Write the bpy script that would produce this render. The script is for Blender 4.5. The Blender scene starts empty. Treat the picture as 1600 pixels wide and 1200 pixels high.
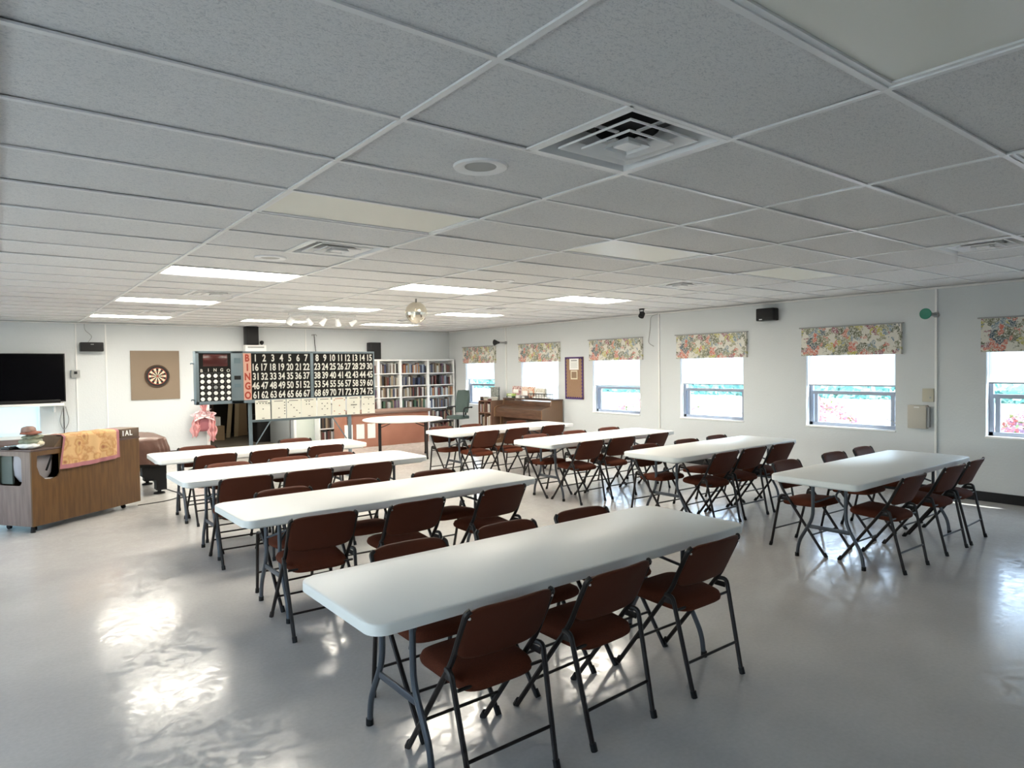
import bpy, bmesh, math, random
from mathutils import Vector, Matrix
random.seed(7)
C = bpy.context.scene.collection
SC = bpy.context.scene
PI = math.pi

# ------------------------------------------------------------------ camera
CAM_H = 1.70
F_PX, YAW, PITCH, ROLL = 1036.93, 0.6604937, -0.0256135, -0.0131598
fw = Vector((math.sin(YAW)*math.cos(PITCH), math.cos(YAW)*math.cos(PITCH), math.sin(PITCH)))
rt = Vector((math.cos(YAW), -math.sin(YAW), 0)); up = rt.cross(fw)
r2 = rt*math.cos(ROLL)+up*math.sin(ROLL); u2 = -rt*math.sin(ROLL)+up*math.cos(ROLL)
cd = bpy.data.cameras.new('camera'); cam = bpy.data.objects.new('camera', cd); C.objects.link(cam)
cd.sensor_width = 36; cd.lens = F_PX/1600*36; cd.clip_start = 0.05; cd.clip_end = 200
M3 = Matrix((r2, u2, -fw)).transposed()
cam.matrix_world = Matrix.Translation((0, 0, CAM_H)) @ M3.to_4x4()
SC.camera = cam

# ------------------------------------------------------------------ world, sun, exposure
W = bpy.data.worlds.new('sky'); SC.world = W; W.use_nodes = True
nt = W.node_tree; nt.nodes.clear()
wo = nt.nodes.new('ShaderNodeOutputWorld'); wb = nt.nodes.new('ShaderNodeBackground')
sk = nt.nodes.new('ShaderNodeTexSky'); sk.sky_type = 'NISHITA'; sk.sun_disc = False
sk.sun_elevation = math.radians(55); sk.sun_rotation = math.radians(200); sk.altitude = 0
hv = nt.nodes.new('ShaderNodeHueSaturation'); hv.inputs['Saturation'].default_value = .65
nt.links.new(sk.outputs[0], hv.inputs['Color']); nt.links.new(hv.outputs[0], wb.inputs[0]); nt.links.new(wb.outputs[0], wo.inputs[0])
wb.inputs[1].default_value = 1.30
sun = bpy.data.objects.new('sun', bpy.data.lights.new('sun', 'SUN')); C.objects.link(sun)
sun.data.energy = 8; sun.data.angle = 0.01; sun.data.color = (1, .96, .9)
sun.rotation_euler = (math.radians(28), math.radians(18), 0)
SC.view_settings.view_transform = 'Standard'; SC.view_settings.look = 'None'
SC.view_settings.gamma = 1; SC.view_settings.use_curve_mapping = False
SC.view_settings.exposure = 0.75
LAMP = 19.0

# room numbers (camera stands over x=0 y=0)
XR, YB, XL, YF = 9.42, 14.8, -3.2, -3.0
HC = CAM_H+0.937
GX, GY, TX, TY = 1.236, 1.640, 1.2192, 0.6096

# ------------------------------------------------------------------ materials
MATS = {}
def mat(name, col, rough=.6, metal=0, spec=.5, emis=None, emis_s=0, trans=0, noise=None, bump=None, coat=0, alpha=1, sheen=0):
    if name in MATS: return MATS[name]
    m = bpy.data.materials.new(name); m.use_nodes = True; t = m.node_tree; b = t.nodes['Principled BSDF']
    b.inputs['Base Color'].default_value = (*col, 1); b.inputs['Roughness'].default_value = rough
    b.inputs['Metallic'].default_value = metal; b.inputs['Specular IOR Level'].default_value = spec
    b.inputs['Coat Weight'].default_value = coat
    if trans: b.inputs['Transmission Weight'].default_value = trans
    if sheen: b.inputs['Sheen Weight'].default_value = sheen
    if emis: b.inputs['Emission Color'].default_value = (*emis, 1); b.inputs['Emission Strength'].default_value = emis_s
    tc = t.nodes.new('ShaderNodeTexCoord')
    if noise:   # (scale, second colour, (sx,sy,sz), lo, hi)
        sc, c2, st, lo, hi = noise
        mp = t.nodes.new('ShaderNodeMapping'); mp.inputs['Scale'].default_value = st
        n = t.nodes.new('ShaderNodeTexNoise'); n.inputs['Scale'].default_value = sc; n.inputs['Detail'].default_value = 5
        r = t.nodes.new('ShaderNodeValToRGB'); r.color_ramp.elements[0].position = lo; r.color_ramp.elements[1].position = hi
        r.color_ramp.elements[0].color = (*col, 1); r.color_ramp.elements[1].color = (*c2, 1)
        t.links.new(tc.outputs['Object'], mp.inputs[0]); t.links.new(mp.outputs[0], n.inputs[0])
        t.links.new(n.outputs[0], r.inputs[0]); t.links.new(r.outputs[0], b.inputs['Base Color'])
    if bump:    # (scale, strength, distance)
        n = t.nodes.new('ShaderNodeTexNoise'); n.inputs['Scale'].default_value = bump[0]; n.inputs['Detail'].default_value = 4
        bp = t.nodes.new('ShaderNodeBump'); bp.inputs['Strength'].default_value = bump[1]; bp.inputs['Distance'].default_value = bump[2]
        t.links.new(tc.outputs['Object'], n.inputs[0]); t.links.new(n.outputs[0], bp.inputs['Height']); t.links.new(bp.outputs[0], b.inputs['Normal'])
    MATS[name] = m
    return m

m_wall = mat('wall_paint', (.67, .70, .71), .75, noise=(.7, (.64, .67, .685), (1, 1, 1), .3, .7), bump=(38, .35, .006))
m_tile = None
def make_tile():
    m = bpy.data.materials.new('ceiling_tile'); m.use_nodes = True; t = m.node_tree; b = t.nodes['Principled BSDF']
    b.inputs['Roughness'].default_value = .9; b.inputs['Specular IOR Level'].default_value = .15
    tc = t.nodes.new('ShaderNodeTexCoord')
    mp = t.nodes.new('ShaderNodeMapping'); mp.inputs['Scale'].default_value = (1, 1.9, 1)
    n = t.nodes.new('ShaderNodeTexNoise'); n.inputs['Scale'].default_value = 62; n.inputs['Detail'].default_value = 3; n.inputs['Distortion'].default_value = 1.6
    r = t.nodes.new('ShaderNodeValToRGB'); r.color_ramp.elements[0].position = .36; r.color_ramp.elements[1].position = .48
    r.color_ramp.elements[0].color = (.60, .60, .60, 1); r.color_ramp.elements[1].color = (.76, .75, .735, 1)
    bp = t.nodes.new('ShaderNodeBump'); bp.inputs['Strength'].default_value = .6; bp.inputs['Distance'].default_value = .004
    t.links.new(tc.outputs['Object'], mp.inputs[0]); t.links.new(mp.outputs[0], n.inputs[0]); t.links.new(n.outputs[0], r.inputs[0])
    t.links.new(r.outputs[0], b.inputs['Base Color']); t.links.new(n.outputs[0], bp.inputs['Height']); t.links.new(bp.outputs[0], b.inputs['Normal'])
    return m
m_tile = make_tile()
def make_floor():
    m = bpy.data.materials.new('sealed_floor'); m.use_nodes = True; t = m.node_tree; b = t.nodes['Principled BSDF']
    tc = t.nodes.new('ShaderNodeTexCoord')
    n = t.nodes.new('ShaderNodeTexNoise'); n.inputs['Scale'].default_value = 1.3; n.inputs['Detail'].default_value = 8
    r = t.nodes.new('ShaderNodeValToRGB'); r.color_ramp.elements[0].position = .3; r.color_ramp.elements[1].position = .72
    r.color_ramp.elements[0].color = (.50, .485, .465, 1); r.color_ramp.elements[1].color = (.60, .585, .56, 1)
    n2 = t.nodes.new('ShaderNodeTexNoise'); n2.inputs['Scale'].default_value = 45; n2.inputs['Detail'].default_value = 4
    mx = t.nodes.new('ShaderNodeMixRGB'); mx.blend_type = 'MULTIPLY'; mx.inputs[0].default_value = .18
    n3 = t.nodes.new('ShaderNodeTexNoise'); n3.inputs['Scale'].default_value = 11; n3.inputs['Detail'].default_value = 8; n3.inputs['Distortion'].default_value = 1.2
    rr = t.nodes.new('ShaderNodeMapRange'); rr.inputs[1].default_value = .38; rr.inputs[2].default_value = .62
    rr.inputs[3].default_value = .075; rr.inputs[4].default_value = .24
    n4 = t.nodes.new('ShaderNodeTexNoise'); n4.inputs['Scale'].default_value = 13; n4.inputs['Detail'].default_value = 7; n4.inputs['Roughness'].default_value = .65
    bp = t.nodes.new('ShaderNodeBump'); bp.inputs['Strength'].default_value = .3; bp.inputs['Distance'].default_value = .0022
    L = t.links.new
    for q in (n, n2, n3, n4): L(tc.outputs['Object'], q.inputs[0])
    L(n.outputs[0], r.inputs[0]); L(r.outputs[0], mx.inputs[1]); L(n2.outputs[0], mx.inputs[2]); L(mx.outputs[0], b.inputs['Base Color'])
    L(n3.outputs[0], rr.inputs[0]); L(rr.outputs[0], b.inputs['Roughness']); L(n4.outputs[0], bp.inputs['Height']); L(bp.outputs[0], b.inputs['Normal'])
    b.inputs['Specular IOR Level'].default_value = .28
    return m
m_floor = make_floor()
m_tbar = mat('grid_white', (.8, .8, .79), .35)
m_gap = mat('plenum_dark', (.03, .03, .03), .9)
m_lens_on = mat('lamp_lens', (.9, .88, .8), .5, emis=(1, .925, .80), emis_s=LAMP)
m_lens_off = mat('lens_off', (.80, .79, .70), .35, bump=(120, .2, .001))
m_white = mat('white_paint', (.85, .85, .84), .4)
m_plastic = mat('table_plastic', (.80, .80, .77), .42, bump=(90, .08, .002))
m_plastic_side = m_plastic
m_legmetal = mat('grey_leg_metal', (.075, .085, .10), .38, metal=.3)
m_frame = mat('brown_black_metal', (.014, .010, .009), .42, spec=.35)
m_fabric = mat('rust_fabric', (.112, .030, .014), .9, spec=.15, noise=(260, (.080, .021, .010), (1, 1, 1), .35, .65), bump=(300, .35, .002))
m_back = mat('rust_vinyl', (.085, .022, .010), .6, spec=.2, bump=(200, .2, .001))
m_chrome = mat('chrome', (.8, .8, .8), .15, metal=1)
m_rubber = mat('black_rubber', (.008, .008, .008), .6, spec=.3)
m_black = mat('black_plastic', (.008, .008, .009), .45, spec=.3)
m_screen = mat('tv_screen', (.002, .002, .003), .2, spec=.08)
m_wood = mat('oak_laminate', (.155, .078, .024), .42, noise=(3, (.105, .050, .016), (9, 9, 1), .35, .65))
m_woodgrey = mat('pale_grey_brown_laminate', (.26, .19, .155), .45, noise=(3, (.19, .135, .11), (9, 9, 1), .35, .65))  # paler, greyer version of the oak, for the console's left end panel
m_darkwood = mat('piano_walnut', (.115, .060, .036), .33, noise=(4, (.07, .035, .02), (1, 1, 8), .35, .65))
m_terra = mat('terracotta_panel', (.46, .21, .14), .5, noise=(2, (.38, .155, .10), (1, 1, 1), .3, .7))
m_cover = mat('brown_vinyl_cover', (.135, .070, .052), .33, bump=(6, .5, .03))
m_tan = mat('tan_board', (.26, .20, .145), .85)
m_cork = mat('cork', (.37, .235, .15), .9, noise=(150, (.28, .17, .10), (1, 1, 1), .4, .6))
m_purple = mat('purple_border', (.07, .03, .15), .6)
m_paper = mat('paper', (.82, .80, .70), .8)
m_paperwhite = mat('paper_white', (.88, .88, .86), .8)
m_ink = mat('ink', (.08, .07, .07), .8)
m_steel = mat('blue_grey_steel', (.17, .22, .25), .4, metal=.1)
m_panelblack = mat('board_black', (.007, .006, .005), .5, spec=.25)
m_num = mat('number_cream', (.74, .73, .66), .5)
m_peach = mat('peach_strip', (.72, .42, .32), .5)
m_red = mat('letter_red', (.42, .055, .03), .5)
m_redwin = mat('dark_red_window', (.07, .018, .016), .2)
m_beige = mat('beige_box', (.50, .47, .41), .5)
m_grey = mat('grey_plastic', (.35, .36, .36), .5)
m_alu = mat('window_aluminium', (.30, .34, .42), .4, metal=.3)
m_pink = mat('pink_tulle', (.78, .42, .42), .8)
m_palepink = mat('pale_pink_ribbon', (.86, .68, .70), .6)
m_mauve = mat('mauve_felt', (.34, .12, .14), .85)
m_olive = mat('olive_fabric', (.22, .24, .17), .8)
m_greenpl = mat('green_plastic', (.02, .23, .15), .4)
m_chairgreen = mat('grey_green_mesh', (.055, .085, .080), .7)
m_dartblack = mat('dart_black', (.02, .018, .016), .8)
m_cream = mat('dart_cream', (.70, .64, .48), .8)
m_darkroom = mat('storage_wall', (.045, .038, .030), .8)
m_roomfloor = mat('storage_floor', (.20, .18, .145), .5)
m_card = mat('cardboard', (.30, .21, .12), .8)
m_pine = mat('pine_board', (.42, .33, .20), .7)
m_greydoor = mat('grey_door', (.40, .42, .42), .5)
m_palegreen = mat('pale_green_door', (.66, .72, .66), .5)

# blind: thin fabric that lets daylight through
def make_blind(col=(.9, .9, .88)):
    m = bpy.data.materials.new('blind_fabric'); m.use_nodes = True; t = m.node_tree; t.nodes.clear()
    o = t.nodes.new('ShaderNodeOutputMaterial'); mx = t.nodes.new('ShaderNodeMixShader')
    d = t.nodes.new('ShaderNodeBsdfDiffuse'); tr = t.nodes.new('ShaderNodeBsdfTranslucent')
    d.inputs[0].default_value = (.85, .85, .83, 1); tr.inputs[0].default_value = (*col, 1)
    mx.inputs[0].default_value = .4
    t.links.new(d.outputs[0], mx.inputs[1]); t.links.new(tr.outputs[0], mx.inputs[2]); t.links.new(mx.outputs[0], o.inputs[0])
    return m
m_blind = make_blind(); m_blindc = make_blind((.45, .85, .92))
def make_glass():
    m = bpy.data.materials.new('window_glass'); m.use_nodes = True; t = m.node_tree; t.nodes.clear()
    o = t.nodes.new('ShaderNodeOutputMaterial'); mx = t.nodes.new('ShaderNodeMixShader')
    g = t.nodes.new('ShaderNodeBsdfGlossy'); tr = t.nodes.new('ShaderNodeBsdfTransparent')
    g.inputs['Roughness'].default_value = .02; tr.inputs[0].default_value = (.93, .97, .98, 1)
    mx.inputs[0].default_value = .05; t.links.new(tr.outputs[0], mx.inputs[1]); t.links.new(g.outputs[0], mx.inputs[2]); t.links.new(mx.outputs[0], o.inputs[0])
    return m
m_glass = make_glass()

def make_print():
    """tropical leaf and flower print of the valances"""
    m = bpy.data.materials.new('tropical_print'); m.use_nodes = True; t = m.node_tree; b = t.nodes['Principled BSDF']
    b.inputs['Roughness'].default_value = .85
    L = t.links.new; tc = t.nodes.new('ShaderNodeTexCoord')
    nz = t.nodes.new('ShaderNodeTexNoise'); nz.inputs['Scale'].default_value = 13; nz.inputs['Detail'].default_value = 3
    L(tc.outputs['Object'], nz.inputs[0])
    sb = t.nodes.new('ShaderNodeVectorMath'); sb.operation = 'SUBTRACT'; sb.inputs[1].default_value = (.5, .5, .5); L(nz.outputs[1], sb.inputs[0])
    ms = t.nodes.new('ShaderNodeVectorMath'); ms.operation = 'SCALE'; ms.inputs['Scale'].default_value = .20; L(sb.outputs[0], ms.inputs[0])
    ad = t.nodes.new('ShaderNodeVectorMath'); ad.operation = 'ADD'; L(tc.outputs['Object'], ad.inputs[0]); L(ms.outputs[0], ad.inputs[1])
    vo = t.nodes.new('ShaderNodeTexVoronoi'); vo.inputs['Scale'].default_value = 12; L(ad.outputs[0], vo.inputs[0])
    sp = t.nodes.new('ShaderNodeSeparateColor'); L(vo.outputs['Color'], sp.inputs[0])
    r = t.nodes.new('ShaderNodeValToRGB'); r.color_ramp.interpolation = 'CONSTANT'
    cols = [(0, (.16, .17, .12)), (.16, (.74, .72, .64)), (.28, (.20, .21, .13)), (.40, (.62, .20, .15)), (.50, (.22, .30, .36)),
            (.62, (.30, .30, .19)), (.70, (.50, .46, .12)), (.78, (.34, .14, .17)), (.84, (.72, .70, .63)), (.93, (.09, .13, .16))]
    while len(r.color_ramp.elements) < len(cols): r.color_ramp.elements.new(.5)
    for e, (p, c) in zip(r.color_ramp.elements, cols): e.position = p; e.color = (*c, 1)
    L(sp.outputs[0], r.inputs[0])
    # veins that radiate inside each leaf patch
    v2 = t.nodes.new('ShaderNodeTexVoronoi'); v2.inputs['Scale'].default_value = 26; v2.feature = 'DISTANCE_TO_EDGE'; L(ad.outputs[0], v2.inputs[0])
    r2_ = t.nodes.new('ShaderNodeValToRGB'); r2_.color_ramp.elements[0].position = .03; r2_.color_ramp.elements[1].position = .10
    L(v2.outputs[0], r2_.inputs[0])
    mx = t.nodes.new('ShaderNodeMixRGB'); mx.inputs[1].default_value = (.70, .69, .62, 1); L(r2_.outputs[0], mx.inputs[0]); L(r.outputs[0], mx.inputs[2])
    L(mx.outputs[0], b.inputs['Base Color'])
    return m
m_print = make_print()
def make_scarf():
    m = bpy.data.materials.new('ochre_print'); m.use_nodes = True; t = m.node_tree; b = t.nodes['Principled BSDF']
    b.inputs['Roughness'].default_value = .8; L = t.links.new; tc = t.nodes.new('ShaderNodeTexCoord')
    v = t.nodes.new('ShaderNodeTexVoronoi'); v.inputs['Scale'].default_value = 9
    n = t.nodes.new('ShaderNodeTexNoise'); n.inputs['Scale'].default_value = 14; n.inputs['Detail'].default_value = 5
    L(tc.outputs['Object'], v.inputs[0]); L(tc.outputs['Object'], n.inputs[0])
    a = t.nodes.new('ShaderNodeMath'); a.operation = 'MULTIPLY'; L(v.outputs[0], a.inputs[0]); L(n.outputs[0], a.inputs[1])
    r = t.nodes.new('ShaderNodeValToRGB'); E = r.color_ramp.elements; E[0].position = .04; E[0].color = (.34, .13, .06, 1); E[1].position = .34; E[1].color = (.66, .42, .20, 1)
    e = E.new(.16); e.color = (.62, .40, .17, 1); e = E.new(.24); e.color = (.50, .25, .10, 1)
    L(a.outputs[0], r.inputs[0]); L(r.outputs[0], b.inputs['Base Color'])
    return m
m_scarf = make_scarf()
m_scarfedge = mat('mauve_border', (.42, .17, .19), .8)

# ------------------------------------------------------------------ geometry helpers
class G:
    def __init__(s): s.b = bmesh.new()
    def _x(s, vs, M):
        if M is not None: bmesh.ops.transform(s.b, matrix=M, verts=vs)
    def box(s, c, d, bev=0, M=None, seg=2):
        r = bmesh.ops.create_cube(s.b, size=1); vs = r['verts']
        bmesh.ops.scale(s.b, vec=d, verts=vs); bmesh.ops.translate(s.b, vec=c, verts=vs)
        if bev:
            es = list({e for v in vs for e in v.link_edges})
            rr = bmesh.ops.bevel(s.b, geom=es, offset=bev, segments=seg, affect='EDGES', profile=.5)
            vs = list({v for f in rr['faces'] for v in f.verts} | {v for v in vs if v.is_valid})
        s._x(vs, M); return s
    def prism(s, pts, z0, z1, M=None, bev=0):
        """closed outline pts (x,y) run up from z0 to z1"""
        lo = [s.b.verts.new((x, y, z0)) for x, y in pts]; hi = [s.b.verts.new((x, y, z1)) for x, y in pts]
        n = len(pts); s.b.faces.new(lo[::-1]); top = s.b.faces.new(hi)
        for i in range(n): s.b.faces.new((lo[i], lo[(i+1) % n], hi[(i+1) % n], hi[i]))
        vs = lo+hi
        if bev:
            rr = bmesh.ops.bevel(s.b, geom=list(top.edges), offset=bev, segments=2, affect='EDGES', profile=.5)
            vs = list({v for v in vs if v.is_valid} | {v for f in rr['faces'] for v in f.verts})
        s._x(vs, M); return s
    def tube(s, pts, r, n=8, cap=True, flat=None):
        pts = [Vector(p) for p in pts]; rings = []
        ref = None
        for i, p in enumerate(pts):
            a = pts[i-1] if i else p; c = pts[i+1] if i+1 < len(pts) else p
            t = (c-a).normalized()
            if ref is None:
                ref = Vector((0, 0, 1)) if abs(t.z) < .9 else Vector((1, 0, 0))
                ref = (ref-t*ref.dot(t)).normalized()
            else: ref = (ref-t*ref.dot(t)).normalized()
            q = t.cross(ref)
            rad = r[i] if isinstance(r, (list, tuple)) else r
            k = 1
            if 0 < i < len(pts)-1:
                d1 = (p-a).normalized(); k = 1/max(.5, d1.dot(t))
            rings.append([s.b.verts.new(p+(ref*math.cos(2*PI*j/n)+q*math.sin(2*PI*j/n))*rad) for j in range(n)])
        for A, B in zip(rings, rings[1:]):
            for j in range(n): s.b.faces.new((A[j], A[(j+1) % n], B[(j+1) % n], B[j]))
        if cap: s.b.faces.new(rings[0][::-1]); s.b.faces.new(rings[-1])
        return s
    def lathe(s, prof, n=24, M=None, cap=True):
        rings = [[s.b.verts.new((r*math.cos(2*PI*j/n), r*math.sin(2*PI*j/n), z)) for j in range(n)] for r, z in prof]
        for A, B in zip(rings, rings[1:]):
            for j in range(n): s.b.faces.new((A[j], A[(j+1) % n], B[(j+1) % n], B[j]))
        if cap: s.b.faces.new(rings[0][::-1]); s.b.faces.new(rings[-1])
        s._x([v for R in rings for v in R], M); return s
    def grid(s, fn, nu, nv, th=0):
        """surface fn(u,v) -> point; th gives it thickness along the normal"""
        P = [[s.b.verts.new(fn(i/nu, j/nv)) for j in range(nv+1)] for i in range(nu+1)]
        fs = [s.b.faces.new((P[i][j], P[i+1][j], P[i+1][j+1], P[i][j+1])) for i in range(nu) for j in range(nv)]
        if th:
            s.b.normal_update()
            bmesh.ops.solidify(s.b, geom=fs, thickness=th)
        return s
    def build(s, name, m, parent=None, ang=35, loc=None, rotz=None):
        bmesh.ops.remove_doubles(s.b, verts=s.b.verts, dist=1e-6)
        bmesh.ops.recalc_face_normals(s.b, faces=s.b.faces)
        me = bpy.data.meshes.new(name); s.b.to_mesh(me); s.b.free()
        for p in me.polygons: p.use_smooth = True
        try: me.set_sharp_from_angle(angle=math.radians(ang))
        except Exception: pass
        me.materials.append(m)
        o = bpy.data.objects.new(name, me); C.objects.link(o)
        if parent: o.parent = parent
        if loc is not None: o.location = loc
        if rotz is not None: o.rotation_euler = (0, 0, rotz)
        return o
def rrect(w, h, r, n=5, cx=0, cy=0):
    p = []
    for sx, sy, a0 in ((1, 1, 0), (-1, 1, 90), (-1, -1, 180), (1, -1, 270)):
        for k in range(n+1):
            a = math.radians(a0+90*k/n); p.append((cx+sx*(w/2-r)+r*math.cos(a), cy+sy*(h/2-r)+r*math.sin(a)))
    return p
def smooth_path(pts, r=.03, n=3):
    P = [Vector(p) for p in pts]; o = [P[0]]
    for a, b, c in zip(P, P[1:], P[2:]):
        d1 = (a-b); d2 = (c-b); k = min(r, d1.length*.45, d2.length*.45)
        s0 = b+d1.normalized()*k; s1 = b+d2.normalized()*k
        for i in range(n+1):
            t = i/n; o.append(s0*(1-t)**2+b*2*t*(1-t)+s1*t*t)
    o.append(P[-1]); return o
def thing(name, label, cat, loc=(0, 0, 0), rotz=0, group=None):
    o = bpy.data.objects.new(name, None); C.objects.link(o); o.location = loc; o.rotation_euler = (0, 0, rotz)
    o.empty_display_size = .1
    o['label'] = label; o['category'] = cat
    if group: o['group'] = group
    return o
def tag(o, label, cat, group=None):
    o['label'] = label; o['category'] = cat
    if group: o['group'] = group
    return o
def struct(o): o['kind'] = 'structure'; return o
def copy_thing(r0, loc, rotz, label, group=None):
    r = r0.copy(); C.objects.link(r); r.location = loc; r.rotation_euler = (0, 0, rotz); r['label'] = label
    if group: r['group'] = group
    for ch in list(r0.children):
        c = ch.copy(); C.objects.link(c); c.parent = r
        for g in list(ch.children):
            d = g.copy(); C.objects.link(d); d.parent = c
    return r
def text_obj(items, name, m, parent, M, bold=.0, sx=1.0, depth=.002):
    """items: (string, x, y, height) laid in the xy plane, joined into ONE mesh; M puts them in place"""
    g = bmesh.new()
    for s, x, y, h in items:
        cu = bpy.data.curves.new('t', 'FONT'); cu.body = s; cu.size = h/.70; cu.align_x = 'CENTER'; cu.align_y = 'CENTER'
        cu.offset = bold*h; cu.extrude = depth; cu.resolution_u = 3
        ob = bpy.data.objects.new('t', cu); C.objects.link(ob)
        bpy.context.view_layer.update()
        me = bpy.data.meshes.new_from_object(ob)
        b = bmesh.new(); b.from_mesh(me)
        xs = [v.co.x for v in b.verts]; ys = [v.co.y for v in b.verts]
        if xs:
            cx, cy = (min(xs)+max(xs))/2, (min(ys)+max(ys))/2
            for v in b.verts: v.co = Vector(((v.co.x-cx)*sx+x, (v.co.y-cy)+y, v.co.z))
            m2 = bpy.data.meshes.new('t2'); b.to_mesh(m2); g.from_mesh(m2); bpy.data.meshes.remove(m2)
        b.free(); bpy.data.meshes.remove(me); bpy.data.objects.remove(ob); bpy.data.curves.remove(cu)
    bmesh.ops.transform(g, matrix=M, verts=g.verts)
    me = bpy.data.meshes.new(name); g.to_mesh(me); g.free(); me.materials.append(m)
    o = bpy.data.objects.new(name, me); C.objects.link(o)
    if parent: o.parent = parent
    return o
# a plane whose local x runs along world +X, local y up, facing -Y (towards the viewer)
def face_front(x=0, y=0, z=0):
    return Matrix(((1, 0, 0, x), (0, 0, -1, y), (0, 1, 0, z), (0, 0, 0, 1)))

# ------------------------------------------------------------------ room shell
struct(G().box(((XL+XR)/2, (YF+YB)/2, -.1), (XR-XL+.6, YB-YF+.6, .2)).build('floor', m_floor))
# windows of the right wall: (y0, y1) seen from the near end, all with the same sill and head
WINS = [(1.57, 2.81), (3.83, 5.06), (6.10, 7.34), (8.26, 9.49), (10.51, 11.78), (12.81, 14.04)]
WZ0, WZ1, WTH = .79, 2.02, .22
def wall_x(name, x0, x1, wins, z0, z1, ya, yb, ztop):
    g = G(); xc = (x0+x1)/2; d = x1-x0
    g.box((xc, (ya+yb)/2, z0/2), (d, yb-ya, z0)); g.box((xc, (ya+yb)/2, (z1+ztop)/2), (d, yb-ya, ztop-z1))
    e = ya
    for a, b in wins:
        if a > e: g.box((xc, (e+a)/2, (z0+z1)/2), (d, a-e, z1-z0))
        e = b
    g.box((xc, (e+yb)/2, (z0+z1)/2), (d, yb-e, z1-z0))
    return struct(g.build(name, m_wall))
wall_x('wall_right', XR, XR+WTH, [(-.7, .54)]+WINS, WZ0, WZ1, YF, YB, HC+.1)
LW = [(-1.2, .6), (1.6, 3.4), (4.4, 6.2), (7.2, 9.0), (10.0, 11.8)]
wall_x('wall_left', XL-WTH, XL, LW, .8, 2.1, YF, YB, HC+.1)
struct(G().box(((XL+XR)/2, YF-.11, HC/2), (XR-XL+.4, .22, HC+.2)).build('wall_front', m_wall))
# back wall with a low wide window on the left, the store room opening and a door
OX0, OX1, OZ = 3.49, 5.26, 2.05
BWX0, BWX1, BWZ0, BWZ1 = -1.3, .61, .36, 1.9
g = G()
def bwall(x0, x1, z0, z1): g.box(((x0+x1)/2, YB+.1, (z0+z1)/2), (x1-x0, .2, z1-z0))
bwall(XL-.2, BWX0, 0, HC+.1); bwall(BWX0, BWX1, 0, BWZ0); bwall(BWX0, BWX1, BWZ1, HC+.1); bwall(BWX1, OX0, 0, HC+.1)
bwall(OX0, OX1, OZ, HC+.1); bwall(OX1, XR+.2, 0, HC+.1)
struct(g.build('wall_back', m_wall))
# store room behind the opening
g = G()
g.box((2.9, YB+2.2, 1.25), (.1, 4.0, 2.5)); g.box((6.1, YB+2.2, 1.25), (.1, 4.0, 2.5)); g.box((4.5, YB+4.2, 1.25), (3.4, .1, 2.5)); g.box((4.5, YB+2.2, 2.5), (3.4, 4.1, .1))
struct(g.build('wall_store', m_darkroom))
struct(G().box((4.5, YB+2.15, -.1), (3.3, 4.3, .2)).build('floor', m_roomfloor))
struct(G().box((OX1+.03, YB-.01, OZ/2), (.07, .05, OZ)).box((OX0-.03, YB-.01, OZ/2), (.06, .04, OZ)).box(((OX0+OX1)/2, YB-.01, OZ+.03), (OX1-OX0+.12, .04, .06)).build('trim_1', m_white))
d = struct(G().box((5.52, YB-.02, 1.0), (.42, .04, 2.0), .004).build('door_1', m_palegreen))
h = G().lathe([(.012, 0), (.012, .04), (.03, .05), (.03, .07), (.01, .08)], 12, M=Matrix.Translation((5.66, YB-.04, 1.0)) @ Matrix.Rotation(PI/2, 4, 'X')).build('door_handle', m_chrome, d)
# open leaf into the store room
d = struct(G().box((0, 0, .99), (.04, .80, 1.98), .003).build('door_2', m_greydoor)); d.location = (OX1-.10, YB+.62, 0); d.rotation_euler = (0, 0, math.radians(12))
G().lathe([(.012, 0), (.012, .04), (.03, .05), (.03, .07), (.01, .08)], 12, M=Matrix.Translation((-.02, .3, .98)) @ Matrix.Rotation(-PI/2, 4, 'Y')).build('door_handle', m_chrome, d)
# black baseboard, corner trims and wall battens
struct(G().box((XR-.006, (YF+YB)/2, .058), (.012, YB-YF, .116)).build('baseboard_right', m_black))
struct(G().box(((XL+OX0)/2, YB-.006, .05), (OX0-XL-.06, .012, .10)).build('baseboard_back', m_black))
struct(G().box((XL+.006, (YF+YB)/2, .05), (.012, YB-YF, .10)).build('baseboard_left', m_black))
struct(G().box((XR-.02, (YF+YB)/2, HC-.012), (.03, YB-YF, .02)).build('trim_2', m_tbar))
struct(G().box(((XL+XR)/2, YB-.02, HC-.012), (XR-XL, .03, .02)).build('trim_3', m_tbar))
n_t = 4
for x in (1.19, 1.67, 5.57):
    struct(G().box((x, YB-.008, HC/2), (.022, .016, HC)).build('trim_%d' % n_t, m_white)); n_t += 1
for y, zb in ((12.32, 0), (7.79, .56), (3.345, 0)):
    struct(G().box((XR-.012, y, (HC+zb)/2), (.024, .024, HC-zb)).build('trim_%d' % n_t, m_white)); n_t += 1

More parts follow.
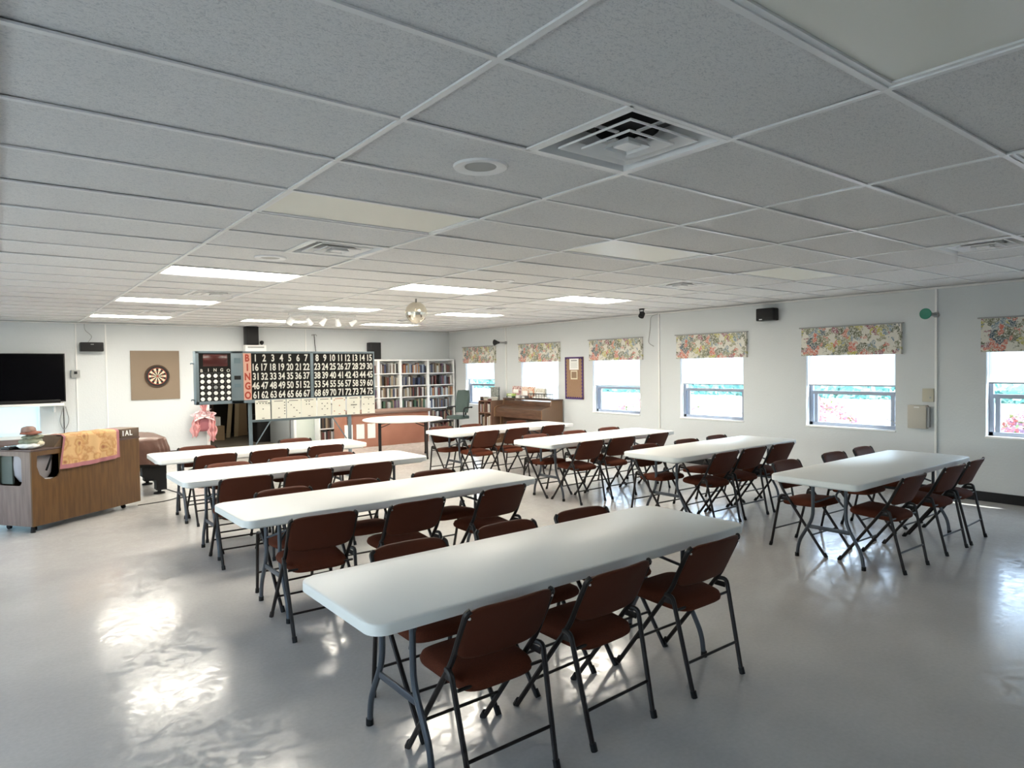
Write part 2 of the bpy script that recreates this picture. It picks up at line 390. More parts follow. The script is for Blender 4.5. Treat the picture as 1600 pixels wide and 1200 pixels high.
# ------------------------------------------------------------------ ceiling grid
ON = {(0, 8), (0, 13), (0, 18), (2, 8), (2, 13), (2, 18), (4, 8), (4, 13), (4, 18)}
OFF = {(0, -2), (2, -2), (4, -2), (0, 3), (2, 3), (4, 3), (-2, 3), (-2, -2), (-2, 8)}
DIFF = [(.5, 0), (.5, 5), (.5, 11), (.5, 16), (4, 0), (4, 5), (4, 11), (4, 16)]
i0, i1, j0, j1 = -4, 6, -8, 21
tiles = G(); rnd = random.Random(3)
def clampx(x): return min(max(x, XL), XR)
def clampy(y): return min(max(y, YF), YB)
def tile(x0, x1, y0, y1):
    x0, x1, y0, y1 = clampx(x0), clampx(x1), clampy(y0), clampy(y1)
    if x1-x0 < .02 or y1-y0 < .02: return
    z = HC+.010; t = [rnd.uniform(-.003, .004) for _ in range(4)]
    vs = [tiles.b.verts.new(p) for p in ((x0, y0, z+t[0]), (x1, y0, z+t[1]), (x1, y1, z+t[2]), (x0, y1, z+t[3]))]
    vt = [tiles.b.verts.new((v.co.x, v.co.y, z+.03)) for v in vs]
    tiles.b.faces.new(vs[::-1]); tiles.b.faces.new(vt)
    for a in range(4): tiles.b.faces.new((vs[a], vs[(a+1) % 4], vt[(a+1) % 4], vt[a]))
for i in range(i0, i1+1):
    for j in range(j0, j1+1):
        if (i, j) in ON or (i, j) in OFF: continue
        x0, y0 = GX+i*TX, GY+j*TY
        if (i+.5, j) in DIFF: tile(x0+.003, x0+TX/2, y0+.003, y0+TY-.003)
        elif (float(i), j) in DIFF or (i, j) in DIFF: tile(x0+TX/2, x0+TX-.003, y0+.003, y0+TY-.003)
        else: tile(x0+.003, x0+TX-.003, y0+.003, y0+TY-.003)
struct(tiles.build('ceiling', m_tile))
struct(G().box(((XL+XR)/2, (YF+YB)/2, HC+.42), (XR-XL+.5, YB-YF+.5, .1)).build('ceiling_deck', m_gap))
bars = G()
for i in range(i0, i1+2):
    x = GX+i*TX
    if XL < x < XR: bars.box((x, (YF+YB)/2, HC+.004), (.024, YB-YF, .008))
for j in range(j0, j1+2):
    y = GY+j*TY
    if YF < y < YB: bars.box(((XL+XR)/2, y, HC+.0045), (XR-XL, .024, .0075))
for a, b in DIFF:
    x = GX+(int(a)+.5)*TX; bars.box((x, GY+(b+.5)*TY, HC+.0045), (.024, TY, .0075))
struct(bars.build('trim_%d' % n_t, m_tbar)); n_t += 1

# troffers
def troffer(i, j, on):
    x, y = GX+(i+.5)*TX, GY+(j+.5)*TY
    names = {0: 'left', 2: 'middle', 4: 'right', -2: 'far left'}; rows = {-2: 'nearest', 3: 'second', 8: 'third', 13: 'fourth', 18: 'farthest'}
    lab = '%s ceiling light panel, %s column, %s row from the viewer' % ('glowing white' if on else 'unlit yellowish', names[i], rows[j])
    t = thing('ceiling_light', lab, 'ceiling light', (x, y, HC+.006), 0, 'lit ceiling panels' if on else 'unlit ceiling panels')
    f = G()
    for s in (-1, 1):
        f.box((s*(TX/2-.018), 0, .02), (.030, TY-.008, .04)); f.box((0, s*(TY/2-.018), .02), (TX-.066, .030, .04))
    f.box((0, 0, .11), (TX-.01, TY-.01, .01))
    f.build('frame', m_white, t)
    G().box((0, 0, .010), (TX-.07, TY-.07, .006)).build('diffuser_panel', m_lens_on if on else m_lens_off, t)
for (i, j) in sorted(ON): troffer(i, j, True)
for (i, j) in sorted(OFF):
    if i >= 0: troffer(i, j, False)
# behind the viewer's left the panels are plain tiles
g = G()
for (i, j) in OFF:
    if i < 0: g.box((GX+(i+.5)*TX, GY+(j+.5)*TY, HC+.02), (TX-.01, TY-.01, .01))
struct(g.build('ceiling', m_tile))
# air diffusers
def make_diffuser(label):
    t = thing('air_diffuser', label, 'ceiling vent', group='square ceiling air diffusers')
    s = TY/2-.012
    f = G()
    def ring(g, a, za, b, zb):
        A = [g.b.verts.new((sx*a, sy*a, za)) for sx, sy in ((-1, -1), (1, -1), (1, 1), (-1, 1))]
        B = [g.b.verts.new((sx*b, sy*b, zb)) for sx, sy in ((-1, -1), (1, -1), (1, 1), (-1, 1))]
        for k in range(4): g.b.faces.new((A[k], A[(k+1) % 4], B[(k+1) % 4], B[k]))
    ring(f, s, 0, s-.022, .0); ring(f, s-.022, 0, s-.075, .115); ring(f, s, 0, s, .12)
    f.build('frame', m_white, t)
    bk = G().box((0, 0, .125), (2*s, 2*s, .01)); bk.build('back_pan', mat('duct_grey', (.16, .16, .16), .6), t)
    G().lathe([(.135, .06), (.135, .119), (.12, .119), (.12, .06)], 24, cap=False).build('duct_collar', m_gap, t)
    G().lathe([(.12, .105), (.119, .110)], 24).build('duct_dark_disc', m_gap, t)  # black disc paints in the darkness of the hollow duct
    for a, b, z in ((.198, .125, .004), (.128, .07, -.004)):
        l = G(); ring(l, a+.010, z-.002, a, z); ring(l, a, z, a-.035, z+.028); ring(l, a+.010, z-.002, a+.010, z+.006); l.build('louver', m_white, t)
    cpl = G(); ring(cpl, .070, -.010, .055, .012); cpl.box((0, 0, .0), (.085, .085, .014), .003); cpl.build('centre_plate', m_white, t)
    st = G()
    for sx in (-1, 1): st.box((0, sx*.17, .045), (.02, .22, .006)); st.box((sx*.17, 0, .045), (.22, .02, .006))
    st.build('strut', m_white, t)
    return t
dl = ['in front of the round ceiling speaker, nearest the viewer', 'second vent, beside the first unlit panel on the left', 'vent between the first and second lit panels on the left',
      'farthest vent on the left near the dartboard wall', 'nearest vent by the window wall, at the right edge', 'vent above the window wall beyond the unlit white panel',
      'vent beyond the nearest lit panel of the window side', 'farthest vent, behind the mirror ball']
d0 = None
for (a, b), l in zip(DIFF, dl):
    x = GX+(a+.25)*TX; y = GY+(b+.5)*TY
    if d0 is None: d0 = make_diffuser('white square air diffuser '+l); d0.location = (x, y, HC)
    else: copy_thing(d0, (x, y, HC), 0, 'white square air diffuser '+l)
# round ceiling speakers
sp0 = None
for x, y, l in ((1.826, 2.57, 'large white round ceiling speaker beside the nearest air diffuser'), (1.845, 5.66, 'round ceiling speaker left of the second air diffuser'),
                (GX+2.94*TX-.4, GY+6.87*TY, 'small round ceiling speaker before the middle lit panel')):
    if sp0 is None:
        sp0 = thing('ceiling_speaker', l, 'ceiling speaker', (x, y, HC+.01), group='round ceiling speakers')
        G().lathe([(.075, -.004), (.105, -.014), (.125, -.010), (.130, 0), (.075, 0)], 32, cap=False).build('trim_ring', m_white, sp0)
        G().lathe([(.077, -.003), (.076, .0)], 32).build('grille', mat('speaker_mesh', (.45, .45, .43), .7, bump=(500, .5, .001)), sp0)
    else: copy_thing(sp0, (x, y, HC+.01), 0, l)

# ------------------------------------------------------------------ windows
def window(n, y0, y1, blind_z, side=1, x=XR, z0=WZ0, z1=WZ1, crank=False):
    w = y1-y0; yc = (y0+y1)/2; xf = x+side*.13
    f = G(); T = .045
    f.box((xf, y0+T/2, (z0+z1)/2), (.05, T, z1-z0)); f.box((xf, y1-T/2, (z0+z1)/2), (.05, T, z1-z0))
    f.box((xf, yc, z0+T/2), (.05, w, T)); f.box((xf, yc, z1-T/2), (.05, w, T)); f.box((xf-side*.012, yc, 1.27), (.05, w-2*T, .05))
    for yy in (y0+.085, y1-.085): f.box((xf+side*.01, yy, (z0+1.27)/2), (.03, .05, 1.27-z0-.04))
    o = struct(f.build('window_%d' % n, m_alu))
    struct(G().box((x+side*.06, yc, z0-.012), (.16, w+.01, .024), .004).build('window_sill', m_white, o))
    struct(G().box((xf+side*.005, yc, (z0+z1)/2), (.006, w-.09, z1-z0-.09)).build('glass', m_glass, o))
    if crank:
        struct(G().tube(smooth_path([(xf-side*.03, y0+.03, z0+.05), (xf-side*.07, y0+.03, z0+.10), (xf-side*.08, y0+.13, z0+.14)], .02), .006, 6).build('crank', m_grey, o))
    return o
names = ['at the right edge of the picture', 'second from the right, beside the beige wall box', 'third from the right, beside the black wall speaker',
         'just right of the purple bulletin board', 'behind the piano top clutter', 'farthest, in the corner beside the bookcase']
for k, (a, b) in enumerate(WINS): window(k+1, a, b, 1.38, crank=(k in (1, 2)))
window(7, -.7, .54, 1.38)
blz = [1.44, 1.385, 1.375, 1.32, .83, 1.41]
for k, (a, b) in enumerate(WINS):
    t = thing('roller_blind', 'white roller blind, window '+names[k], 'blind', (XR+.055, (a+b)/2, 0), group='roller blinds')
    w = b-a-.03; zb = blz[k]
    G().grid(lambda u, v, w=w, zb=zb: (.004*math.sin(v*9), (u-.5)*w, 1.97+(zb-1.97)*v), 2, 12).build('blind_cloth', m_blind, t)
    G().tube([(.02, -w/2, 1.985), (.02, w/2, 1.985)], .02, 10).build('roller_tube', m_white, t)
    G().box((0, 0, zb-.008), (.018, w, .018), .003).build('bottom_bar', mat('bar_grey', (.42, .44, .48), .5), t)
vw = 1.36
for k, (a, b) in enumerate(WINS):
    yc = (a+b)/2-.02
    t = thing('window_valance', 'leaf and flower print valance, window '+names[k], 'valance', (XR-.045, yc, 0), group='tropical print valances')
    def fn(u, v):
        y = (u-.5)*vw; s = math.sin(u*PI*7+.6*k)*.006*v
        return (s-.006*v, y, 2.205-.40*v)
    G().grid(fn, 60, 6, .004).build('valance_cloth', m_print, t)
    for s in (-1, 1): G().grid(lambda u, v, s=s: (u*.042, s*(vw/2-.002), 2.205-.40*v), 2, 3, .003).build('return_flap', m_print, t)
    G().tube([(0.0, -vw/2-.035, 2.212), (0, vw/2+.035, 2.212)], .009, 8).build('curtain_rod', m_grey, t)
# left wall windows (out of the picture) bring the same daylight in
for k, (a, b) in enumerate(LW):
    f = G(); xf = XL-.13
    for yy in (a+.02, (a+b)/2, b-.02): f.box((xf, yy, 1.45), (.05, .04, 1.3))
    f.box((xf, (a+b)/2, .82), (.05, b-a, .04)); f.box((xf, (a+b)/2, 2.08), (.05, b-a, .04))
    o = struct(f.build('window_%d' % (8+k), m_alu)); struct(G().box((xf, (a+b)/2, 1.45), (.006, b-a-.04, 1.24)).build('glass', m_glass, o))
# back wall window under the television
f = G(); yf = YB+.12
for xx in (BWX0+.02, BWX1-.02): f.box((xx, yf, (BWZ0+BWZ1)/2), (.04, .05, BWZ1-BWZ0))
for zz in (BWZ0+.02, BWZ1-.02, .62): f.box(((BWX0+BWX1)/2, yf, zz), (BWX1-BWX0, .05, .035))
o = struct(f.build('window_13', m_white)); struct(G().box(((BWX0+BWX1)/2, yf, (BWZ0+BWZ1)/2), (BWX1-BWX0-.06, .006, BWZ1-BWZ0-.06)).build('glass', m_glass, o))

t = thing('roller_blind', 'pale cyan blind added to soften daylight in the low window under the television', 'blind', ((BWX0+BWX1)/2, YB+.04, 0))  # blind added to cut this window's directional light and floor glare
wb_ = BWX1-BWX0-.04
G().grid(lambda u, v: ((u-.5)*wb_, .004*math.sin(v*9), 1.86+(.40-1.86)*v), 2, 12).build('blind_cloth', m_blindc, t)
G().tube([(-wb_/2, .0, 1.872), (wb_/2, 0, 1.872)], .016, 10).build('roller_tube', m_white, t)
# ------------------------------------------------------------------ outdoors
def bag(name, m, loc, size, n, leaf, label, cat, seed, mats=None):
    rr = random.Random(seed); g = G()
    for _ in range(n):
        th, ph = rr.uniform(0, 2*PI), math.acos(rr.uniform(-1, 1)); q = rr.uniform(.78, 1.0)
        c = Vector((math.sin(ph)*math.cos(th)*size[0]*q, math.sin(ph)*math.sin(th)*size[1]*q, math.cos(ph)*size[2]*q))
        a = Vector((rr.gauss(0, 1), rr.gauss(0, 1), rr.gauss(0, 1))).normalized(); b = a.cross(Vector((rr.gauss(0, 1), rr.gauss(0, 1), rr.gauss(0, 1)))).normalized()
        L = leaf*rr.uniform(.6, 1.3)
        v = [g.b.verts.new(c+a*L*p+b*L*.45*q2) for p, q2 in ((-1, 0), (0, -1), (1, 0), (0, 1))]
        g.b.faces.new(v)
    me = bpy.data.meshes.new(name); g.b.to_mesh(me); g.b.free()
    for x in (mats or [m]): me.materials.append(x)
    if mats:
        for p in me.polygons: p.material_index = 0 if rr.random() < .55 else (1 if rr.random() < .7 else 2)
    o = bpy.data.objects.new(name, me); C.objects.link(o); o.location = loc
    o['label'] = label; o['category'] = cat
    return o
m_leafg = mat('leaf_green', (.20, .33, .12), .7); m_flower = mat('flower_pink', (.80, .30, .30), .7); m_leafp = mat('leaf_purple', (.48, .36, .50), .7)
struct(G().box((40, 25, -.25), (60, 130, .1)).build('lawn', mat('lawn_grass', (.50, .50, .43), .9, noise=(6, (.60, .59, .54), (1, 1, 1), .3, .7))))
struct(G().box((-9, 6, -.25), (11, 40, .1)).build('lawn', MATS['lawn_grass']))
struct(G().box((0, 20, -.25), (12, 9, .1)).build('lawn', MATS['lawn_grass']))
for x, y, s, l, ms in ((10.55, 2.45, (.40, .70, .62), 'pink flowering shrub outside the window at the right edge', [m_flower, m_leafp, m_leafg]),
                   (10.75, 5.75, (.50, 1.05, .66), 'pink flowering shrub outside the second window from the right', [m_flower, m_leafp, m_leafg]),
                   (10.9, 9.1, (.55, 1.3, .60), 'low pale purple shrub outside the third window from the right', [m_leafp, m_flower, m_leafg]),
                   (11.1, 12.6, (.55, 1.6, .60), 'low yellow green shrub outside the window right of the bulletin board', [m_leafg, m_flower, mat('leaf_yellow', (.5, .5, .12), .7)])):
    o = bag('flowering_shrub', None, (x, y, .48), s, 2600, .05, l, 'shrub', int(y*10), ms)
    G().lathe([(.05, -.66), (.03, -.3)], 8).build('stem', m_darkwood, o)
bag('clipped_hedge', None, (35.5, 25, .6), (1.0, 44, .9), 7000, .30, 'long blue green hedge far across the lawn outside', 'hedge', 77, [mat('hedge_teal', (.16, .40, .38), .7), mat('hedge_pale', (.34, .52, .44), .7), MATS['hedge_teal']])
hs = thing('neighbour_house', 'blue green house with a white roof edge across the lawn outside', 'house', (38, 25, 0))
G().box((2.5, 0, 1.85), (5, 96, 4.3)).build('wall', mat('teal_siding', (.15, .38, .40), .6), hs)
G().box((2.3, 0, 4.05), (6.2, 97, .14)).build('roof_edge', m_white, hs)
wv = G()
for q in range(18): wv.box((-.02, -40+q*4.7, 1.6), (.04, 1.4, 1.2))
wv.build('window', m_white, hs)

# ------------------------------------------------------------------ folding tables
def make_table():
    t = thing('folding_table', '', 'table')
    g = G().prism(rrect(2.44, .76, .075, 6), .700, .745, bev=.009)
    g.build('tabletop', m_plastic, t, ang=50)
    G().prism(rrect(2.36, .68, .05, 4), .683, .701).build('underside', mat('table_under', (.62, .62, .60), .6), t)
    for s in (-1, 1):
        X = s*.92
        for q in (-1, 1):
            lg = G().tube(smooth_path([(X, q*.14, .69), (X, q*.14, .36), (X, q*.27, .13), (X, q*.285, .0)], .07, 4), .0145, 10)
            l = lg.build('leg', m_legmetal, t)
            G().tube([(X, q*.285, .032), (X, q*.285, 0)], .018, 10).build('foot_cap', m_rubber, l)
        G().box((X, 0, .285), (.012, .34, .034), .003).build('crossbar', m_legmetal, t)
        G().tube([(X, -.14, .655), (X, .14, .655)], .011, 8).build('upper_crossbar', m_legmetal, t)
        G().tube(smooth_path([(X, -.12, .50), (X-s*.10, 0, .56), (X-s*.42, 0, .685)], .05), .009, 6).tube(smooth_path([(X, .12, .50), (X-s*.10, 0, .56)], .03), .008, 6).build('folding_brace', m_legmetal, t)
    return t
TABS = [('L1', 2.289, 2.624, .007, 'nearest table of the left column'), ('L2', 2.426, 4.712, .009, 'second table of the left column'),
        ('L3', 2.458, 6.586, .009, 'third table of the left column'), ('L4', 2.564, 8.311, -.03, 'farthest table of the left column'),
        ('R4', 6.467, 2.785, .005, 'nearest table of the right column'), ('R3', 6.681, 4.704, .02, 'second table of the right column'),
        ('R2', 6.517, 6.478, .015, 'third table of the right column'), ('R1', 6.372, 8.457, -.006, 'farthest table of the right column')]
t0 = make_table(); first = True; TD = {}
for key, x, y, a, d in TABS:
    lab = 'long white folding table with grey legs, '+d; TD[key] = (x, y, d)
    if first: t0.location = (x, y, 0); t0.rotation_euler = (0, 0, a); t0['label'] = lab; t0['group'] = 'long white folding tables'; first = False
    else: copy_thing(t0, (x, y, 0), a, lab)

# ------------------------------------------------------------------ folding chairs (face +Y at rotz 0)
def make_chair():
    t = thing('folding_chair', '', 'chair')
    for s in (-1, 1):
        pts = smooth_path([(s*.207, .262, .006), (s*.217, -.130, .530), (s*.220, -.240, .752), (s*.202, -.247, .764)], .04, 4)
        l = G().tube(pts, .0125, 8).build('leg', m_frame, t)
        G().tube([(s*.205, .274, .0), (s*.2055, .250, .034)], .0155, 8).build('rubber_foot', m_rubber, l)
        pts = smooth_path([(s*.212, -.262, .006), (s*.236, -.152, .495), (s*.222, -.095, .490)], .035, 4)
        l = G().tube(pts, .012, 8).build('leg', m_frame, t)
        G().tube([(s*.2115, -.268, .0), (s*.2125, -.258, .034)], .0155, 8).build('rubber_foot', m_rubber, l)
        G().box((s*.222, -.118, .462), (.006, .07, .03), .002).build('hinge_bracket', m_frame, t)
        G().lathe([(.007, 0), (.006, .004)], 8, M=Matrix.Translation((s*.209, -.247, .735)) @ Matrix.Rotation(PI/2, 4, 'X')).build('rivet', m_chrome, t)
    G().tube([(-.214, -.226, .165), (.214, -.226, .165)], .0075, 8).build('rear_crossbar', m_frame, t)
    G().tube([(-.207, .14, .175), (.207, .14, .175)], .0075, 8).build('front_crossbar', m_frame, t)
    G().tube([(-.215, -.165, .425), (.215, -.165, .425)], .0075, 8).build('seat_support', m_frame, t)
    # seat: rounded trapezoid cushion
    def seat(u, v):
        a = u*2*PI; pw = .40
        x = math.copysign(abs(math.cos(a))**pw, math.cos(a)); y = math.copysign(abs(math.sin(a))**pw, math.sin(a))
        wy = .196+.012*y
        return x, y, wy
    N = 36; prof = [(.0, .066), (.55, .064), (.84, .056), (.96, .042), (1.0, .022), (.985, .008), (.94, 0), (0, 0)]
    g = G(); rings = []
    for k, (q, z) in enumerate(prof):
        rg = []
        for j in range(N):
            x, y, wy = seat(j/N, 0)
            rg.append(g.b.verts.new((x*wy*q*1.03, .010+y*.200*q, .410+z+.012*y*q)))
        rings.append(rg)
    for A, B in zip(rings, rings[1:]):
        for j in range(N): g.b.faces.new((A[j], A[(j+1) % N], B[(j+1) % N], B[j]))
    g.build('seat', m_fabric, t, ang=60)
    # backrest: curved pad, superellipse outline, concave towards the sitter, leaning back
    def bp(a, b, th):
        x = a*.222; z = b*.122
        y = .030*(a*a) - .018 + th
        lean = -.45
        return (x, -.203+y+lean*z, .656+z)
    g = G(); rings = []
    for q, th in ((0, .018), (.6, .018), (.88, .015), (.97, .008), (1, 0), (1, -.008), (.96, -.014), (.9, -.014), (.5, -.015), (0, -.015)):
        rg = []
        for j in range(44):
            a = 2*PI*j/44; pw = .36
            x = math.copysign(abs(math.cos(a))**pw, math.cos(a)); z = math.copysign(abs(math.sin(a))**pw, math.sin(a))
            rg.append(g.b.verts.new(bp(x*q*(1.0 if z > -.5 else .97), z*q, th)))
        rings.append(rg)
    for A, B in zip(rings, rings[1:]):
        for j in range(44): g.b.faces.new((A[j], A[(j+1) % 44], B[(j+1) % 44], B[j]))
    g.build('backrest', m_back, t, ang=60)
    return t
CH = {'L1': ((1.62, 2.24, 2.98), 2.345, (1.70, 2.36, 2.95), 2.86), 'L2': ((1.65, 2.31, 3.08), 4.325, (1.75, 2.32, 3.09), 4.92),
      'L3': ((1.71, 2.28, 2.91), 6.23, (1.82, 2.43, 2.94), 6.75), 'L4': ((1.90, 2.49, 3.18), 8.07, (1.93, 3.16), 8.60),
      'R1': ((5.64, 6.22, 6.95), 8.12, (5.53, 6.10, 7.02), 8.70), 'R2': ((5.80, 6.38, 7.08), 6.13, (5.78, 6.50, 7.23), 6.72),
      'R3': ((6.07, 6.62, 7.20), 4.38, (5.95, 6.72, 7.38), 4.92), 'R4': ((5.90, 6.73, 7.27), 2.485, (5.90, 6.78, 7.44), 3.12)}
c0 = make_chair(); first = True; rr = random.Random(11)
for key in CH:
    nx, ny, fx, fy = CH[key]; d = TD[key][2]
    for side, xs, y, rz in (('near', nx, ny, 0), ('far', fx, fy, PI)):
        ord3 = ('left', 'middle', 'right') if len(xs) == 3 else ('left', 'right')
        for k, x in enumerate(xs):
            lab = 'rust brown folding chair, %s one, %s side of the %s' % (ord3[k], side, d.replace(' of the', ','))
            rz2 = rz+rr.uniform(-.05, .05)
            yy = y+(rr.uniform(-.015, .015))
            if first: c0.location = (x, yy, 0); c0.rotation_euler = (0, 0, rz2); c0['label'] = lab; c0['group'] = 'rust brown folding chairs'; first = False
            else: copy_thing(c0, (x, yy, 0), rz2, lab)
#NEXT
# ------------------------------------------------------------------ more tables: round one by the desk, white one by the pool table
copy_thing(t0, (.35, 12.30, 0), .0, 'long white folding table behind the covered pool table, below the television')
t = thing('round_table', 'round white folding table with thin dark legs in front of the terracotta desk', 'table', (6.15, 11.35, 0), -.49)
G().lathe([(0, .705), (.72, .705), (.755, .712), (.762, .725), (.755, .738), (.74, .742), (0, .742)], 48, cap=False).build('tabletop', m_plastic, t, ang=50)
for q in range(4):
    a = PI/4+q*PI/2; x, y = .62*math.cos(a), .62*math.sin(a)
    l = G().tube([(x, y, .70), (x, y, .0)], .017, 10).build('leg', m_frame, t)
    G().tube([(x, y, .035), (x, y, 0)], .022, 10).build('foot_cap', m_rubber, l)
    G().tube(smooth_path([(x, y, .60), (x*.75, y*.75, .63), (x*.35, y*.35, .70)], .08), .008, 6).build('brace', m_frame, t)

# ------------------------------------------------------------------ bingo flashboard on its stand
BY = 9.80
bd = thing('bingo_board', 'blue grey electric bingo number board on a metal stand with numbers 1 to 75', 'bingo board', (0, BY, 0))
g = G(); x0, x1, z0, z1 = 2.15, 4.81, 1.235, 1.975
g.box(((x0+x1)/2, .085, (z0+z1)/2), (x1-x0, .13, z1-z0), .006)
for a, b, c, d_ in ((x0, x1, z1-.03, z1), (x0, x1, z0, z0+.045), (x0, x0+.04, z0, z1), (x1-.02, x1, z0, z1), (2.61, 2.776, z0, z1), (3.755, 3.80, z0, z1)):
    g.box(((a+b)/2, .008, (c+d_)/2), (b-a, .03, d_-c), .002)
g.build('cabinet_frame', m_steel, bd)
F = face_front(0, -.004, 0)
numt = lambda n: str(n)
for (a, b, c0_, nc) in ((2.885, 3.755, 1, 7), (3.80, 4.79, 8, 8)):
    p = G().box(((a+b)/2, .010, (z0+.045+z1-.03)/2), (b-a, .02, z1-z0-.075)).build('number_panel', m_panelblack, bd)
    it = []
    for r in range(5):
        for k in range(nc):
            it.append((str(r*15+c0_+k), a+(b-a)*(k+.5)/nc, z1-.03-(z1-z0-.075)*(r+.5)/5, .098))
    text_obj(it, 'numerals', m_num, p, face_front(0, -.002, 0), bold=.034, sx=.72)
p = G().box((2.830, .004, (z0+.045+z1-.03)/2), (.108, .034, z1-z0-.075)).build('letter_strip', m_peach, bd)
p.data.transform(Matrix.Translation((-.0, 0, 0)))
text_obj([(ch, 2.830, z1-.03-(z1-z0-.075)*(r+.5)/5, .098) for r, ch in enumerate('BINGO')], 'letters', m_red, p, face_front(0, -.0145, 0), bold=.055, sx=.78)
gp = G().box((2.40, .008, (z0+.045+z1-.03)/2), (.42, .02, z1-z0-.075)).build('game_panel', m_panelblack, bd)
G().box((2.405, -.003, 1.845), (.32, .01, .165), .002).build('display_window', m_redwin, gp)
text_obj([(ch, 2.225+.087*k, 1.705+(.008 if k in (1, 2, 3) else 0), .042) for k, ch in enumerate('BINGO')], 'game_letters', m_num, gp, face_front(0, -.005, 0), bold=.02, sx=.95)
lamp0 = None
for r in range(5):
    for k in range(5):
        pos = (2.232+.0855*k, -.004, 1.632-.080*r)
        if (r, k) == (2, 2):
            o = G().lathe([(.026, 0), (.026, .006), (.018, .009)], 16, M=Matrix.Rotation(PI/2, 4, 'X')).build('game_lamp', m_grey, gp); o['label'] = 'dull grey centre lamp'
        elif lamp0 is None:
            o = lamp0 = G().lathe([(.027, 0), (.027, .006), (.02, .010), (.006, .012)], 16, M=Matrix.Rotation(PI/2, 4, 'X')).build('game_lamp', m_paperwhite, gp)
        else: o = lamp0.copy(); C.objects.link(o)
        o.location = pos
gl = G()
for k in range(6):
    gl.box((2.19+.0855*k, -.003, 1.47), (.004, .006, .40))
    if k < 6: gl.box((2.403, -.003, 1.672-.080*k), (.43, .006, .004))
gl.build('lamp_dividers', mat('divider_grey', (.10, .10, .10), .6), gp)
for zc, hh, mm in ((1.84, .075, mat('label_grey', (.13, .19, .22), .5)), (1.60, .055, m_black), (1.49, .05, MATS['label_grey'])):
    G().box((2.695, -.010, zc), (.09, .004, hh)).build('label_plate', mm, bd)
for x in (2.885, 4.41): G().box((x, .09, .60), (.045, .045, 1.27), .003).build('stand_post', m_steel, bd); G().box((x, .09, .018), (.05, .62, .036), .004).build('stand_foot', m_steel, bd)
G().box((3.65, .09, .965), (1.53, .035, .035), .003).build('stand_rail', m_steel, bd)
for s, x in ((1, 2.91), (-1, 4.39)): G().tube([(x, .09, .55), (x+s*.26, .09, .95)], .009, 8).build('stand_brace', m_steel, bd)
for z in (1.80, 1.30): G().tube([(2.14, .06, z), (2.10, .03, z+.01), (2.09, .0, z)], .010, 8).build('side_latch', m_steel, bd)
# pattern sheets taped below
pats = [('row of five dots across the top', [(-2, 2), (-1, 2), (0, 2), (1, 2), (2, 2), (0, 0)]),
        ('column of dots down the right edge', [(2, 2), (2, 1), (2, 0), (2, -1), (2, -2), (0, 0)]),
        ('diagonal line of dots', [(-2, 2), (-1, 1), (0, 0), (1, -1), (2, -2)]),
        ('block of four dots at the top left', [(-1, 2), (0, 2), (-1, 1), (0, 1), (1, 0)]),
        ('five dots like a die', [(-1, 1), (1, 1), (0, 0), (-1, -1), (1, -1)]),
        ('dots in its four corners', [(-2, 2), (2, 2), (0, 0), (-2, -2), (2, -2)]),
        ('small cross of dots', [(0, 1), (-1, 0), (-.5, 0), (0, 0), (.5, 0), (1, 0), (0, -1)]),
        ('wide diamond of dots', [(0, 2), (-2, 0), (0, 0), (2, 0), (0, -2)])]
xs = [(2.925, 3.14), (3.155, 3.365), (3.375, 3.59), (3.60, 3.83), (3.85, 4.065), (4.085, 4.305), (4.325, 4.545), (4.57, 4.80)]
for k, ((a, b), (d_, P_)) in enumerate(zip(xs, pats)):
    w = b-a; hgt = .282
    t = thing('pattern_sheet', 'cream paper sheet with %s, under the bingo board' % d_, 'paper', ((a+b)/2, BY-.012, 1.27), 0, 'bingo pattern sheets')
    G().grid(lambda u, v, k=k, w=w: ((u-.5)*w+.004*math.sin(k), -.008*math.sin(v*2.4+k*.5)*v-.001, -hgt*v), 4, 8, .0012).build('paper_sheet', m_paper, t)
    dg = G()
    for px, pz in P_: dg.box((px*.042, -.018, -.13+pz*.042), (.016, .003, .013), .002)
    dg.box((0, -.016, -.262), (.035, .003, .008)); dg.box((0, -.006, -.025), (w*.62, .003, .008))
    dg.build('printed_dots', m_ink if k != 5 else m_red, t)

# ------------------------------------------------------------------ back wall objects
def bx(name, label, cat, c, d, m, bev=.004, group=None):
    return tag(G().box(c, d, bev).build(name, m), label, cat, group)
t = thing('television', 'large black flat television on the white wall shelf above the cabinet', 'television', (.12, YB-.16, 0))
G().box((0, 0, 1.615), (1.76, .06, .88), .006).build('housing', m_black, t)
G().box((0, -.032, 1.62), (1.72, .004, .84)).build('screen', m_screen, t)
G().box((0, .0, 1.168), (.5, .2, .012), .003).build('stand', m_black, t)
bx('soundbar', 'slim black soundbar below the television', 'soundbar', (.10, YB-.31, 1.192), (1.62, .08, .06), m_black, .01)
t = thing('wall_shelf', 'white wall shelf carrying the television', 'shelf', (.0, YB, 0))
G().box((0, -.18, 1.135), (1.92, .36, .05), .004).build('board', m_white, t)
for x in (-.7, .82): G().box((x, -.13, 1.05), (.03, .24, .12), .003).build('bracket', m_white, t)
tag(G().tube(smooth_path([(.97, YB-.03, 1.1), (.90, YB-.03, .80), (.97, YB-.03, .62), (1.06, YB-.03, .80), (1.0, YB-.03, 1.08)], .12, 5), .008, 6).build('cable_loop', m_grey), 'grey cable loop hanging below the wall shelf', 'cable')
tag(G().tube([(.97, YB-.02, 1.08), (.97, YB-.02, .12)], .007, 6).build('dark_cable', m_black), 'thin dark cord running down the wall below the television shelf', 'cable')
t = thing('centre_speaker', 'wide black speaker on the back wall between television and dartboard', 'speaker', (1.43, YB-.11, 2.18))
